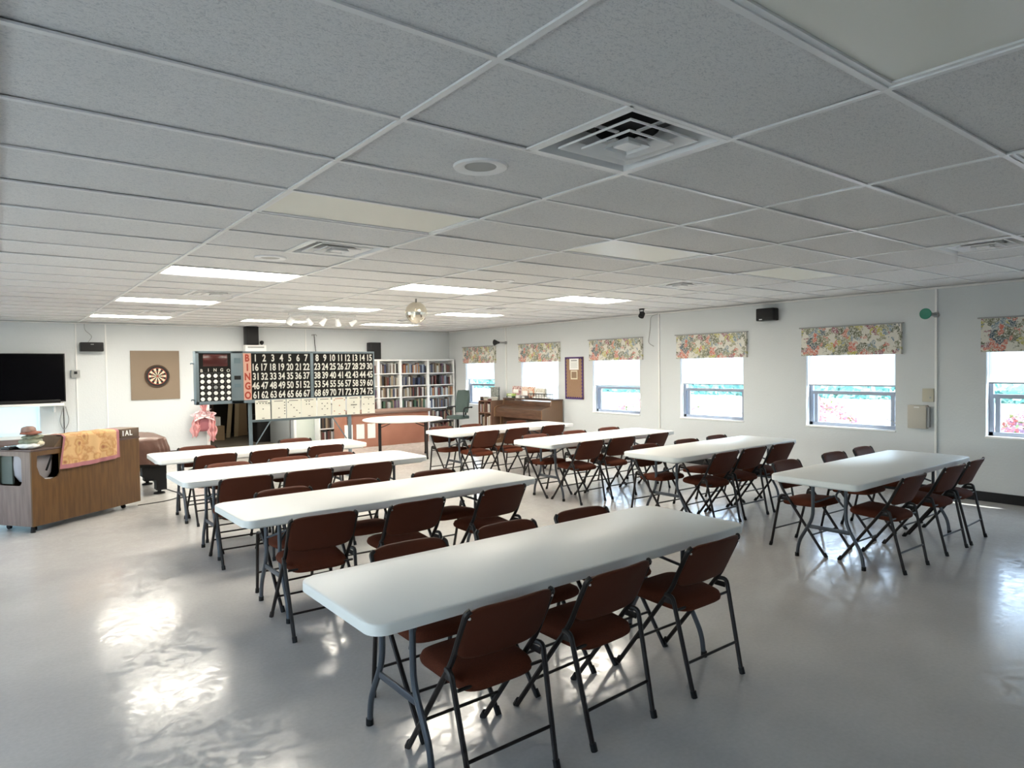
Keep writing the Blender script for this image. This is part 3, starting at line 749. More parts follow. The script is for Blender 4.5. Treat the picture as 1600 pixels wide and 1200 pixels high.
G().box((0, 0, 0), (.37, .20, .17), .012).build('cabinet', m_black, t); G().box((0, -.103, -.01), (.34, .008, .13), .003).build('grille', mat('grille_black', (.012, .012, .013), .8, bump=(400, .4, .001)), t)
G().box((0, -.108, .045), (.05, .004, .012)).build('badge', m_grey, t)
tag(G().tube(smooth_path([(1.33, YB-.02, HC-.02), (1.33, YB-.03, 2.5), (1.46, YB-.05, 2.38), (1.38, YB-.06, 2.27)], .08, 4), .005, 6).build('speaker_wire', m_grey), 'thin wire hanging from the ceiling to the wide black speaker', 'cable')
t = thing('switch_box', 'small metal electrical box with a conduit beside the television', 'electrical box', (1.17, YB-.03, 1.68))
G().box((0, 0, 0), (.14, .06, .14), .005).build('box', m_grey, t); G().box((.0, -.033, .02), (.05, .006, .05), .001).build('switch', m_black, t)
bx('backing_panel', 'square tan board behind the dartboard', 'panel', (2.505, YB-.012, 1.63), (.87, .022, .97), m_tan, .002)
t = thing('dartboard', 'round dartboard with cream and black wedges on the tan board', 'dartboard', (2.53, YB-.025, 1.61))
MF = Matrix.Rotation(PI/2, 4, 'X')
G().lathe([(.225, 0), (.225, .025), (.215, .035), (0, .035)], 48, M=MF, cap=False).build('surround', m_darkwood, t)
G().lathe([(.205, .034), (.205, .040), (0, .040)], 48, M=MF, cap=False).build('number_ring', m_dartblack, t)
wg = G()
for k in range(20):
    if k % 2: continue
    a0, a1 = (k-.5)*PI/10, (k+.5)*PI/10
    for ra, rb in ((.022, .155),):
        v = [wg.b.verts.new((r*math.cos(a), -.042, r*math.sin(a))) for r, a in ((ra, a0), (rb, a0), (rb, (a0+a1)/2), (rb, a1), (ra, a1))]; wg.b.faces.new(v)
wg.build('cream_wedges', m_cream, t)
rg = G()
for ra, rb in ((.155, .165), (.095, .103)):
    rg.lathe([(ra, .0425), (rb, .0425)], 40, M=MF, cap=False)
rg.build('score_rings', m_red, t)
G().lathe([(.018, .041), (.014, .045), (0.002, .045)], 20, M=MF).build('bullseye', m_red, t)
t = thing('tall_speaker', 'tall black speaker under the ceiling above the bingo board', 'speaker', (4.335, YB-.13, 2.44))
G().box((0, 0, 0), (.25, .24, .39), .01).build('cabinet', m_black, t); G().box((0, -.123, 0), (.21, .008, .35), .003).build('grille', MATS['grille_black'], t)
t = thing('wall_unit', 'white boxy wall unit below the tall black speaker', 'wall unit', (4.41, YB-.10, 2.145))
G().box((0, 0, 0), (.44, .20, .20), .01).build('housing', m_white, t); G().box((0, -.103, .05), (.34, .006, .03)).build('slot', m_grey, t)
t = thing('security_camera', 'small black round camera on the white wall unit', 'camera', (4.56, YB-.12, 2.30))
G().lathe([(.0, -.045), (.035, -.03), (.045, 0), (.035, .03), (0, .045)], 16, cap=False).build('ball', m_black, t); G().tube([(0, 0, -.05), (0, 0, -.03)], .02, 10).build('base', m_black, t)
t = thing('upright_speaker', 'black speaker on the back wall above the left end of the bookcases', 'speaker', (7.20, YB-.13, 2.13))
G().box((0, 0, 0), (.27, .22, .40), .01).build('cabinet', m_black, t); G().box((0, -.113, 0), (.23, .008, .36), .003).build('grille', MATS['grille_black'], t)
t = thing('wall_hook', 'thin metal hook with a hanging strap on the back wall', 'hook', (5.76, YB-.03, 2.5))
G().tube(smooth_path([(-.05, -.03, -.03), (-.05, 0, 0), (.05, 0, 0), (.05, -.03, -.03)], .02), .010, 6).build('hook_bar', m_grey, t)
G().tube([(0, -.01, 0), (.01, -.01, -.20), (.035, -.01, -.42)], .008, 6).build('strap', m_black, t)

# pink ruffled decoration beside the opening
t = thing('ruffled_decoration', 'pink ruffled tulle decoration with pale bow hanging on the white wall below the bingo board', 'decoration', (3.35, YB-.10, .62))
rr = random.Random(5)
for k, (cx, cz, w, h, m_) in enumerate([(-.15, .03, .12, .34, m_pink), (.15, .02, .11, .34, m_pink), (-.17, -.12, .14, .28, m_pink), (.16, -.22, .14, .30, m_pink), (-.05, .20, .30, .14, m_palepink), (.08, .16, .24, .12, m_palepink), (.0, .30, .10, .22, m_pink)]):
    ph = rr.uniform(0, 6)
    def fn(u, v, cx=cx, cz=cz, w=w, h=h, ph=ph):
        return (cx+(u-.5)*w*(1+.35*math.sin(v*7+ph)), -.05-.035*math.sin(u*15+ph)-.02*math.cos(v*11+ph), cz+(.5-v)*h+.02*math.sin(u*9+ph))
    G().grid(fn, 14, 10, .004).build('ruffle', m_, t, ang=80)
g = G(); g.box((0, 0, -.02), (.22, .07, .28), .03, seg=3); g.build('mauve_centre', m_mauve, t)
for s in (-1, 1):
    G().grid(lambda u, v, s=s: (s*(.02+u*.17), -.09-.02*math.sin(v*8), .14+.05*(v-.5)*(1+u)-.05*u*u), 8, 6, .004).build('bow_loop', m_palepink, t, ang=80)

# ------------------------------------------------------------------ store room contents
for k, (x, y, h, lean, m_, l) in enumerate(((4.58, 17.6, 1.5, .06, m_pine, 'pale wooden board leaning in the dark store room, left one'), (4.80, 17.7, 1.45, .02, m_pine, 'pale wooden board standing in the store room, middle one'),
                                            (5.0, 17.9, 1.5, -.05, m_card, 'tan board standing in the store room, right one'))):
    o = tag(G().box((0, 0, h/2), (.10 if k < 2 else .28, .03, h), .002).build('leaning_board', m_), l, 'board'); o.location = (x, y, .012); o.rotation_euler = (.10, lean, 0)
for x, y, w, h, m_, l in ((4.15, 17.4, .5, .35, m_card, 'open cardboard box on the store room floor'), (4.1, 17.4, .42, .22, m_white, 'white carton on top of the cardboard box in the store room')):
    zz = 0 if m_ is m_card else .355
    t = thing('cardboard_box' if m_ is m_card else 'white_carton', l, 'box', (x, y, zz))
    G().box((0, 0, h/2), (w, .4, h), .005).build('carton', m_, t); G().box((0, -.203, h*.6), (w*.3, .004, h*.25)).build('box_label', m_paper if m_ is m_card else m_grey, t)
t = thing('storage_bin', 'black bin on the store room floor beside the open door', 'bin', (5.02, 16.2, 0))
G().prism(rrect(.42, .40, .08), .0, .62, bev=.02).build('bin_body', m_rubber, t); G().prism(rrect(.46, .44, .09), .62, .65, bev=.01).build('lid', m_black, t)
t = thing('wooden_shelf_unit', 'dark wooden shelf unit at the back of the store room', 'shelf', (3.75, 18.3, 0))
for x in (-.6, .6): G().box((x, 0, .9), (.04, .4, 1.8)).build('side_panel', m_darkwood, t)
for z in (.15, .7, 1.25, 1.78): G().box((0, 0, z), (1.2, .4, .03)).build('shelf', m_darkwood, t)

# ------------------------------------------------------------------ bookcases and books
bookcols = {'dark red': (.20, .035, .03), 'brown': (.16, .09, .05), 'black': (.03, .03, .035), 'white': (.72, .71, .68), 'navy blue': (.04, .06, .16), 'grey': (.30, .30, .31),
            'tan': (.45, .34, .20), 'green': (.07, .16, .09), 'pale blue': (.35, .45, .58), 'orange': (.55, .22, .06), 'purple': (.18, .09, .20), 'cream': (.62, .57, .45)}
bm = {k: mat('book_'+k.replace(' ', '_'), tuple(.72*(.75*c+.25*sum(v)/3) for c in v), .6) for k, v in bookcols.items()}
bookmesh = {}
rb = random.Random(21)
def add_book(colour, x, y, z, w, d, h, label, group, tilt=0, rotz=0, parent_thing=None):
    """a book is a cover wrapped round a page block, spine towards -Y"""
    key = colour
    if key not in bookmesh:
        g = G(); g.box((-.47, 0, .5), (.06, 1, 1)); g.box((.47, 0, .5), (.06, 1, 1)); g.box((0, -.48, .5), (1, .04, 1))
        a = g.build('cover', bm[colour]); b = G().box((0, .0, .5), (.88, .92, .94)).build('pages', m_paper)
        bookmesh[key] = (a, b); use = (a, b)
    else:
        use = tuple(q.copy() for q in bookmesh[key])
        for q in use: C.objects.link(q)
    t = thing('book', label, 'book', (x, y, z), rotz, group); t.scale = (w, d, h); t.rotation_euler = (0, tilt, rotz)
    for q in use: q.parent = t
    return t
def bookcase(x0, x1, y, H, shelves, label, bayname, depth=.28, fill=True, z0=.0, mats=m_white, cmin=0):
    t = thing('bookcase', label, 'bookcase', ((x0+x1)/2, y+depth/2, 0), 0, 'white bookcases')
    w = x1-x0
    for s in (-1, 1): G().box((s*(w/2-.015), 0, H/2), (.03, depth, H), .001).build('side_panel', mats, t)
    G().box((0, 0, H-.018), (w-.06, depth, .036), .001).build('top_panel', mats, t)
    G().box((0, depth/2-.006, H/2), (w-.06, .012, H-.08)).build('back_panel', mats, t)
    for z in shelves: G().box((0, -.005, z-.011), (w-.06, depth-.012, .022), .001).build('shelf', mats, t)
    return t
rows = ['bottom', 'second lowest', 'third lowest', 'third highest', 'second highest', 'top']
units = [(6.60, 7.215, 'mostly hidden bay behind the bingo board', 'the bay by the bingo board'), (7.215, 7.805, 'second bay of four', 'the second bay'), (7.805, 8.58, 'third and widest bay', 'the widest bay'), (8.58, 9.36, 'last bay beside the window corner', 'the last bay')]
SH = [.07, .385, .70, 1.005, 1.285, 1.585]
pal = {0: ['black', 'dark red', 'white', 'brown', 'grey', 'tan'], 1: ['black', 'white', 'grey', 'brown', 'navy blue'], 2: ['navy blue', 'dark red', 'orange', 'white', 'tan', 'pale blue'],
       3: ['black', 'white', 'grey', 'dark red', 'purple'], 4: ['grey', 'white', 'purple', 'brown', 'tan', 'green'], 5: ['brown', 'dark red', 'white', 'black', 'tan', 'green']}
nb = 0
for (x0, x1, l, bn) in units:
    bookcase(x0, x1, 14.47, 1.92, SH, 'tall white bookcase full of books, '+l, bn)
    for r, z in enumerate(SH):
        if x0 < 7 and r < 1: continue
        if x0 < 8 and r < 2: continue      # behind the desk
        top = (SH[r+1]-.03 if r < 5 else 1.87)-z
        x = x0+.04; xe = x1-.04; cnt = {}
        if x0 < 7: x = 7.0
        lastc = None
        while x < xe-.03:
            w = rb.choice((.028, .034, .040, .048, .055)); 
            if rb.random() < .07: x += rb.uniform(.03, .08)
            if x+w > xe: break
            h = min(top-.02, rb.uniform(.17, .245)); c = rb.choice(pal[(r+int(x0*2)) % 6])
            while c == lastc: c = rb.choice(list(bookcols))
            lastc = c; cnt[c] = cnt.get(c, 0)+1
            size = 'tall' if h > .215 else ('short' if h < .19 else 'medium'); th = 'thick' if w > .045 else ('slim' if w < .03 else '')
            ordn = '' if cnt[c] == 1 else {2: 'second ', 3: 'third ', 4: 'fourth ', 5: 'fifth ', 6: 'sixth '}.get(cnt[c], 'further ')
            add_book(c, x+w/2, 14.56+rb.uniform(0, .02), z+.0005, w, rb.uniform(.13, .16), h, '%s%s %s book on the %s shelf of %s' % (ordn, size, c, rows[r], bn), 'books in the white bookcases')
            nb += 1; x += w+.0015
# low bookcase left of the desk
bookcase(5.72, 6.36, 14.47, .98, [.06, .36, .66], 'low white bookcase left of the terracotta desk, below the bingo pattern sheets', 'low bookcase')
for r, z in enumerate((.06, .36, .66)):
    x = 5.76; cnt = {}; lastc = None
    while x < 6.29:
        w = rb.choice((.034, .040, .048)); c = rb.choice(['black', 'grey', 'brown', 'white', 'dark red', 'tan'])
        while c == lastc: c = rb.choice(['black', 'grey', 'brown', 'white', 'dark red', 'tan', 'orange'])
        lastc = c; cnt[c] = cnt.get(c, 0)+1
        ordn = '' if cnt[c] == 1 else {2: 'second ', 3: 'third ', 4: 'fourth '}.get(cnt[c], 'further ')
        add_book(c, x+w/2, 14.56, z+.0005, w, .15, rb.uniform(.20, .26), '%s%s book on the %s shelf of the low white bookcase' % (ordn, c, ('lower', 'middle', 'upper')[r]), 'books in the low bookcase')
        x += w+.0015

# ------------------------------------------------------------------ terracotta desk
t = thing('reception_desk', 'terracotta panelled desk in front of the white bookcases', 'desk', (6.85, 13.6, 0))
G().box((0, 0, .355), (2.04, .60, .71), .004).build('body', m_terra, t)
G().box((0, -.02, .745), (2.10, .70, .07), .006).build('desktop', mat('desktop_brown', (.23, .15, .12), .5), t)
G().box((-.955, -.303, .36), (.05, .012, .68), .002).build('edge_trim', m_darkwood, t)
for k, (x, l) in enumerate(((5.90, 'left'), (6.17, 'middle'), (6.43, 'right'))):
    t = thing('taped_paper', 'white paper sheet taped to the terracotta desk, %s one of three' % l, 'paper', (x, 13.292, .35), 0, 'papers on the desk')
    G().grid(lambda u, v: ((u-.5)*.185, -.004*math.sin(v*3), (v-.5)*.32), 3, 5, .0012).build('paper_sheet', m_paperwhite, t)
    G().box((0, -.004, .155), (.05, .003, .02)).build('tape', m_cream, t)

# ------------------------------------------------------------------ swivel chair
t = thing('swivel_chair', 'grey green mesh office chair with black arms in front of the bookcases', 'chair', (8.32, 12.75, 0), math.radians(104)); t.scale = (.95, .95, .95)
# local +Y is the direction it faces
base = G()
for k in range(5):
    a = k*2*PI/5+.3; base.tube([(0, 0, .12), (.30*math.cos(a), .30*math.sin(a), .075)], [.028, .018], 8)
base.build('star_base', m_black, t)
for k in range(5):
    a = k*2*PI/5+.3
    G().tube([(.30*math.cos(a)-.02*math.sin(a), .30*math.sin(a)+.02*math.cos(a), .03), (.30*math.cos(a)+.02*math.sin(a), .30*math.sin(a)-.02*math.cos(a), .03)], .03, 12).build('caster', m_black, t)
G().tube([(0, 0, .12), (0, 0, .56)], .028, 12).build('gas_post', m_black, t)
G().prism(rrect(.48, .46, .14, 6), .565, .635, bev=.02).build('seat', m_chairgreen, t)
def bk(u, v):
    x = (u-.5)*.44*(1-.25*max(0, v-.6)**2*4 - .35*max(0, .3-v)); return (x, -.24-.07*v+.18*((u-.5)**2)*2, .70+.54*v)
G().grid(bk, 10, 12, .045).build('backrest', m_chairgreen, t, ang=60)
G().tube([(0, -.16, .57), (0, -.28, .62), (0, -.30, .85)], .02, 8).build('back_support', m_black, t)
for s in (-1, 1): G().tube(smooth_path([(s*.22, .02, .60), (s*.28, .10, .70), (s*.28, .08, .83), (s*.28, -.22, .84), (s*.20, -.27, .82)], .05), .016, 8).build('armrest', m_black, t)

# ------------------------------------------------------------------ piano, clutter on top, small bookstand
t = thing('upright_piano', 'brown upright piano against the window wall, crowded with boxes on top', 'piano', (XR-.05, 11.17, 0))
prof = [(0, 0), (-.56, 0), (-.56, .06), (-.40, .10), (-.40, .58), (-.57, .60), (-.57, .80), (-.50, .83), (-.33, .86), (-.30, .985), (0, .985)]
PM = lambda y0, y1: (Matrix(((1, 0, 0, 0), (0, 0, 1, 0), (0, 1, 0, 0), (0, 0, 0, 1))), y0, y1)
def xz_prism(pts, y0, y1): g = G(); g.prism(pts, y0, y1, M=Matrix(((1, 0, 0, 0), (0, 0, 1, 0), (0, 1, 0, 0), (0, 0, 0, 1)))); return g
xz_prism(prof, -.83, -.80).build('end_panel', m_wood if False else mat('piano_end', (.20, .115, .065), .35), t)
xz_prism(prof, .80, .83).build('end_panel', MATS['piano_end'], t)
xz_prism([(-.02, .60), (-.54, .60), (-.54, .70), (-.02, .70)], -.80, .80).build('key_bed', m_darkwood, t)
xz_prism([(-.30, .86), (-.54, .79), (-.55, .70), (-.53, .70), (-.52, .775), (-.30, .84)], -.80, .80).build('fallboard', m_darkwood, t)
G().box((-.285, 0, .90), (.02, 1.60, .12), .002).build('music_panel', m_darkwood, t)
G().box((-.145, 0, .995), (.32, 1.68, .024), .004).build('lid', m_darkwood, t)
G().box((-.33, 0, .33), (.02, 1.60, .50), .002).build('lower_panel', mat('piano_lower', (.07, .035, .022), .5), t)
G().box((-.15, 0, .05), (.28, 1.60, .08), .002).build('plinth', m_darkwood, t)
for y in (-.1, .1): G().tube([(-.33, y, .06), (-.44, y, .05)], .012, 8).build('pedal', mat('brass', (.6, .42, .15), .3, metal=1), t)
ZT = 1.0075
def box_thing(name, label, cat, c, d, m, rotz=0, stripe=None, tilt=0, group=None):
    t = thing(name, label, cat, (c[0], c[1], c[2]), rotz, group); t.rotation_euler = (0, tilt, rotz)
    G().box((0, 0, d[2]/2), d, .002).build('box_body', m, t)
    if stripe: G().box((-d[0]/2-.001, 0, d[2]*.45), (.003, d[1]*.7, d[2]*.4)).build('cover_print', stripe, t)
    return t
m_puz1 = mat('box_mauve', (.34, .15, .17), .5, noise=(30, (.70, .55, .50), (1, 1, 1), .45, .55)); m_puz2 = mat('box_peach', (.70, .42, .32), .5, noise=(34, (.80, .72, .62), (1, 1, 1), .4, .6))
m_puz3 = mat('box_pale', (.55, .52, .42), .5, noise=(28, (.78, .76, .70), (1, 1, 1), .4, .6)); m_puz4 = mat('box_slate', (.14, .16, .15), .5, noise=(30, (.34, .35, .33), (1, 1, 1), .4, .6))
box_thing('puzzle_box', 'mauve puzzle box standing at the far end of the piano top', 'box', (9.24, 11.72, ZT+.062), (.05, .26, .20), m_puz1, stripe=m_paperwhite)
box_thing('puzzle_box', 'white carton lying under the mauve puzzle box', 'box', (9.25, 11.72, ZT), (.12, .30, .06), m_paperwhite)
box_thing('puzzle_box', 'peach and white puzzle box standing in the middle of the piano top', 'box', (9.26, 11.42, ZT), (.06, .24, .25), m_puz2, stripe=m_paperwhite)
box_thing('puzzle_box', 'small orange spotted box beside the peach puzzle box', 'box', (9.26, 11.20, ZT), (.06, .16, .25), mat('box_orange', (.62, .25, .14), .5, noise=(25, (.75, .66, .55), (1, 1, 1), .45, .6)), stripe=m_puz3)
box_thing('puzzle_box', 'pale green and white puzzle box at the near end of the piano top', 'box', (9.26, 10.92, ZT), (.06, .34, .22), m_puz3, stripe=m_paperwhite)
for k, (y, c, h, d_) in enumerate(((11.78, 'green', .045, .24), (11.78, 'cream', .05, .22), (11.50, 'white', .06, .14), (11.30, 'grey', .06, .14))):
    zz = ZT + (.0455 if k == 1 else 0)
    m_ = mat('lime', (.45, .60, .18), .5) if k == 1 else bm[c]
    t = thing('game_box', ('dark green game box lying on the front of the piano top', 'lime green game box on the dark green one', 'small white box on the front of the piano top', 'small grey box on the front of the piano top')[k], 'box', (9.13, y, zz), 0)
    G().box((0, 0, h/2), (.10, d_, h), .002).build('box_body', m_, t); G().box((-.051, 0, h/2), (.002, d_*.6, h*.4)).build('cover_print', m_paperwhite, t)
t = thing('wire_basket', 'long dark wire basket at the near end of the piano top', 'basket', (9.15, 10.78, ZT))
for z in (.008, .11):
    o = G().tube([(-.06, -.36, z), (-.06, .36, z), (.02, .36, z), (.02, -.36, z), (-.06, -.36, z)], .006, 6).build('rim_wire', m_frame, t)
g = G()
for k in range(9): y = -.36+.09*k; g.tube([(-.06, y, .11), (-.06, y, .008), (.02, y, .008), (.02, y, .11)], .0035, 5)
g.build('basket_wires', m_frame, t)
t = thing('paper_stack', 'stack of white papers lying in the wire basket', 'papers', (9.13, 10.75, ZT+.015)); G().box((0, 0, .02), (.05, .5, .03), .001).build('paper_block', m_paperwhite, t); G().box((0, .1, .037), (.045, .2, .004)).build('loose_sheet', m_paper, t)
# bookstand
t = thing('bookstand', 'small brown open bookstand at the left end of the piano', 'bookcase', (9.02, 12.36, 0))
mb = mat('bookstand_brown', (.19, .105, .07), .5)
for y in (-.24, 0, .24): G().box((0, y, .47), (.44, .022, .94), .002).build('upright_panel', mb, t)
for z in (.05, .36, .66, .93): G().box((0, 0, z), (.44, .46, .024), .002).build('shelf', mb, t)
G().box((.21, 0, .47), (.015, .46, .9)).build('back_panel', mb, t)
rows3 = ('bottom', 'middle', 'top'); k = 0
for r, z in enumerate((.064, .374, .674)):
    for cidx, yb in enumerate((-.222, .018)):
        y = 12.36+yb+.01
        for c in rb.sample(['white', 'cream', 'grey', 'dark red', 'black', 'tan'], 4):
            w = rb.choice((.036, .042, .048))
            add_book(c, 8.90, y+w/2, z+.0005, w, .15, rb.uniform(.18, .23), '%s book on the %s shelf of the bookstand, %s side' % (c, rows3[r], ('right', 'left')[cidx]), 'books in the bookstand', rotz=-PI/2); y += w+.002
box_thing('framed_picture', 'dark slate picture box standing on the bookstand', 'box', (9.12, 12.38, .944), (.05, .30, .30), m_puz4, stripe=m_puz4)
for k, (y, c, zz, w) in enumerate(((12.52, 'black', .944, .13), (12.36, 'cream', .944, .15), (12.20, 'dark red', .944, .13), (12.20, 'white', .986, .15), (12.52, 'brown', .986, .12))):
    t = thing('lying_book', ('black book lying on top of the bookstand, left', 'cream book lying on top of the bookstand, middle', 'dark red book lying on top of the bookstand, right', 'white book on the dark red book on the bookstand', 'brown book on the black book on the bookstand')[k], 'book', (8.92, y, zz), 0, 'books lying on the bookstand')
    G().box((0, 0, .003), (.18, w, .005)).box((0, 0, .038), (.18, w, .005)).box((-.088, 0, .02), (.004, w, .036)).build('cover', bm[c], t); G().box((.003, 0, .0205), (.17, w-.008, .029)).build('pages', m_paper, t)

# ------------------------------------------------------------------ window wall fittings
def cone(label, y, m_, loc_z):
    t = thing('wall_spotlight', label, 'wall lamp', (XR, y, loc_z))
    MX = Matrix.Rotation(-PI/2, 4, 'Y')
    G().lathe([(.035, .0), (.035, .03), (.012, .04)], 16, M=MX).build('wall_plate', m_grey, t)
    G().tube([(-.03, 0, 0), (-.24, 0, 0)], .022, 12).build('arm', m_grey, t)
    G().lathe([(.020, .20), (.035, .26), (.062, .32), (.068, .345), (.060, .350), (.004, .345)], 24, M=MX).build('shade', m_, t)
cone('wall spotlight on a grey arm with a green disc face, above the beige boxes', 3.345, m_greenpl, 2.29)
cone('wall spotlight on a grey arm with a black face, right of the farthest valance', 12.32, m_black, 2.27)
t = thing('wall_speaker', 'small black speaker high on the window wall between two valances', 'speaker', (XR-.08, 5.635, 2.45))
G().box((0, 0, 0), (.16, .29, .19), .015).build('cabinet', m_black, t); G().box((-.083, 0, .01), (.006, .25, .13), .002).build('grille', MATS['grille_black'], t); G().box((-.085, .06, -.075), (.004, .05, .015)).build('badge', m_paperwhite, t)
t = thing('control_box', 'beige metal wall box below the small cream plate, right of the crank window', 'wall box', (XR-.045, 3.54, .99))
G().box((0, 0, 0), (.09, .22, .30), .008).build('housing', m_beige, t); G().box((-.047, .0, .125), (.004, .06, .012)).build('slot', m_paperwhite, t); G().box((0, -.125, 0), (.05, .03, .26), .004).build('side_rail', m_grey, t)
t = thing('thermostat', 'cream square thermostat plate above the beige wall box', 'thermostat', (XR-.018, 3.43, 1.27))
G().box((0, 0, 0), (.035, .13, .17), .004).build('housing', mat('cream_plastic', (.52, .49, .39), .5), t); G().box((-.020, -.03, -.03), (.004, .02, .02)).build('button', m_grey, t)
t = thing('bulletin_board', 'narrow cork bulletin board with a purple scalloped border between two windows', 'bulletin board', (XR-.012, 10.01, 1.455))
G().box((0, 0, 0), (.02, .54, .87), .002).build('cork_panel', m_cork, t)
g = G()
for s in (-1, 1):
    g.box((-.012, s*.255, 0), (.006, .03, .87)); g.box((-.012, 0, s*.42), (.006, .54, .03))
    for k in range(13): g.lathe([(.020, 0), (.020, .004)], 10, M=Matrix.Translation((-.012, s*.240, -.40+.0667*k)) @ Matrix.Rotation(-PI/2, 4, 'Y'))
    for k in range(8): g.lathe([(.020, 0), (.020, .004)], 10, M=Matrix.Translation((-.012, -.23+.0657*k, s*.405)) @ Matrix.Rotation(-PI/2, 4, 'Y'))
g.build('scalloped_border', m_purple, t)
t = thing('notice_sheet', 'white printed notice at the top of the purple bordered bulletin board', 'paper', (XR-.030, 10.0, 1.74))
G().box((0, 0, 0), (.002, .27, .23)).build('paper_sheet', m_paperwhite, t)
g = G(); g.box((-.002, 0, .075), (.001, .18, .025))
for k in range(5): g.box((-.002, 0, .03-.025*k), (.001, .20-.02*(k % 2), .006))
g.build('print_lines', m_grey, t)
t = thing('notice_sheet', 'small brown framed card under the notice on the bulletin board', 'paper', (XR-.030, 10.0, 1.52))
G().box((0, 0, 0), (.002, .20, .18)).build('paper_sheet', m_cream, t); G().box((-.002, 0, 0), (.001, .15, .13)).build('card_print', mat('card_brown', (.28, .19, .12), .7), t)
t = thing('ceiling_spotlight', 'small black spotlight under the ceiling near the window wall', 'spotlight', (8.5, 7.4, HC))
G().lathe([(.045, -.015), (.045, 0)], 16).build('base', m_black, t); G().tube([(-.045, 0, -.01), (-.045, 0, -.10)], .006, 6).tube([(.045, 0, -.01), (.045, 0, -.10)], .006, 6).build('yoke', m_black, t)
G().lathe([(.02, .06), (.045, .04), (.048, -.04), (.042, -.045), (.035, -.03)], 16, M=Matrix.Translation((0, 0, -.10)) @ Matrix.Rotation(.6, 4, 'Y')).build('lamp_head', m_black, t)
tag(G().tube(smooth_path([(XR-.03, 7.79, HC-.02), (XR-.05, 7.95, HC-.05), (XR-.03, 7.98, 2.35), (XR-.04, 8.02, 2.10), (XR-.03, 7.90, 2.04)], .08, 4), .006, 6).build('hanging_cord', m_grey), 'thin dark cord hanging from the ceiling beside the wall conduit', 'cable')

# ------------------------------------------------------------------ mirror ball and track light
t = thing('mirror_ball', 'silver mirror ball hanging from the ceiling', 'mirror ball', (4.505, 7.89, HC))
G().tube([(0, 0, 0), (0, 0, -.04)], .012, 8).build('hanger', m_grey, t)
g = G(); n = 12; prof = [(.147*math.sin(PI*k/n), -.185+.147*math.cos(PI*k/n)) for k in range(n+1)]; prof[0] = (.001, prof[0][1]); prof[-1] = (.001, prof[-1][1])
g.lathe(prof, 26); o = g.build('mirror_sphere', mat('mirror_tiles', (.75, .70, .60), .12, metal=1, bump=(18, .5, .01)), t)
for p in o.data.polygons: p.use_smooth = False
t = thing('track_light', 'white track light with five swivel heads above the bingo board', 'track light', (4.40, 10.85, HC))
G().box((0, 0, -.018), (1.18, .035, .025), .004).build('track_rail', m_white, t)
for k, x in enumerate((-.56, -.25, .0, .26, .54)):
    hd = G(); M_ = Matrix.Translation((x, 0, -.13)) @ Matrix.Rotation((.5, -.7, .6, -.4, .9)[k], 4, 'Y') @ Matrix.Rotation(.4, 4, 'X')
    hd.lathe([(.018, .075), (.030, .070), (.034, .02), (.050, -.05), (.052, -.06), (.045, -.058), (.028, -.02), (.004, -.02)] if k else [(.03, .06), (.055, .05), (.062, -.06), (.055, -.058), (.05, -.02), (.004, -.02)], 16, M=M_)
    o = hd.build('lamp_head', m_white, t)
    G().tube([(x, 0, -.03), (x, 0, -.10)], .009, 8).build('swivel_stem', m_white, o)

# ------------------------------------------------------------------ pool table under its cover
t = thing('pool_table', 'pool table on black pedestal legs, standing behind the bingo console', 'pool table', (.62, 10.80, 0))
G().box((0, 0, .56), (2.36, 1.16, .34), .01).build('body', m_rubber, t)
for sx in (-1, 1):
    for sy in (-1, 1):
        pts = [(-.15, .42), (.15, .42), (.15, .06), (.02, .06), (.02, .20), (-.15, .26)]
        pts = [(x*sx, z) for x, z in pts]
        l = G().prism(pts, -.09, .09, M=Matrix(((1, 0, 0, sx*1.07), (0, 0, 1, sy*.47), (0, 1, 0, 0), (0, 0, 0, 1)))).build('leg', m_rubber, t)
        G().lathe([(.075, 0), (.07, .02), (.025, .03), (.025, .065)], 16, M=Matrix.Translation((sx*1.14, sy*.47, 0))).build('foot_pad', m_rubber, l)
def cover(u, v):
    L, Wd, r = 1.275, .65, .12
    a = 2*PI*u; ca, sa = math.cos(a), math.sin(a); pw = .16
    ex = math.copysign(abs(ca)**pw, ca)*L; ey = math.copysign(abs(sa)**pw, sa)*Wd
    if v < .45:
        q = v/.45; z = .795-.018*math.sin(q*PI)*0-.02*(1-q)*0; return (ex*q*.97, ey*q*.97, .798-.012*q*q+.004*math.sin(9*a)*q)
    q = (v-.45)/.55; f = .97+.03*min(1, q*3)+.02*q*math.sin(26*a)+.012*math.sin(11*a+1)*q
    return (ex*f, ey*f, .786-.03*min(1, q*4)-(.33+.02*math.sin(5*a))*q)
tag(G().grid(lambda u, v: (cover(u, v)[0]+.62, cover(u, v)[1]+10.80, cover(u, v)[2]), 160, 26).build('pool_table_cover', m_cover, ang=70), 'brown vinyl cover draped over the pool table', 'cover')

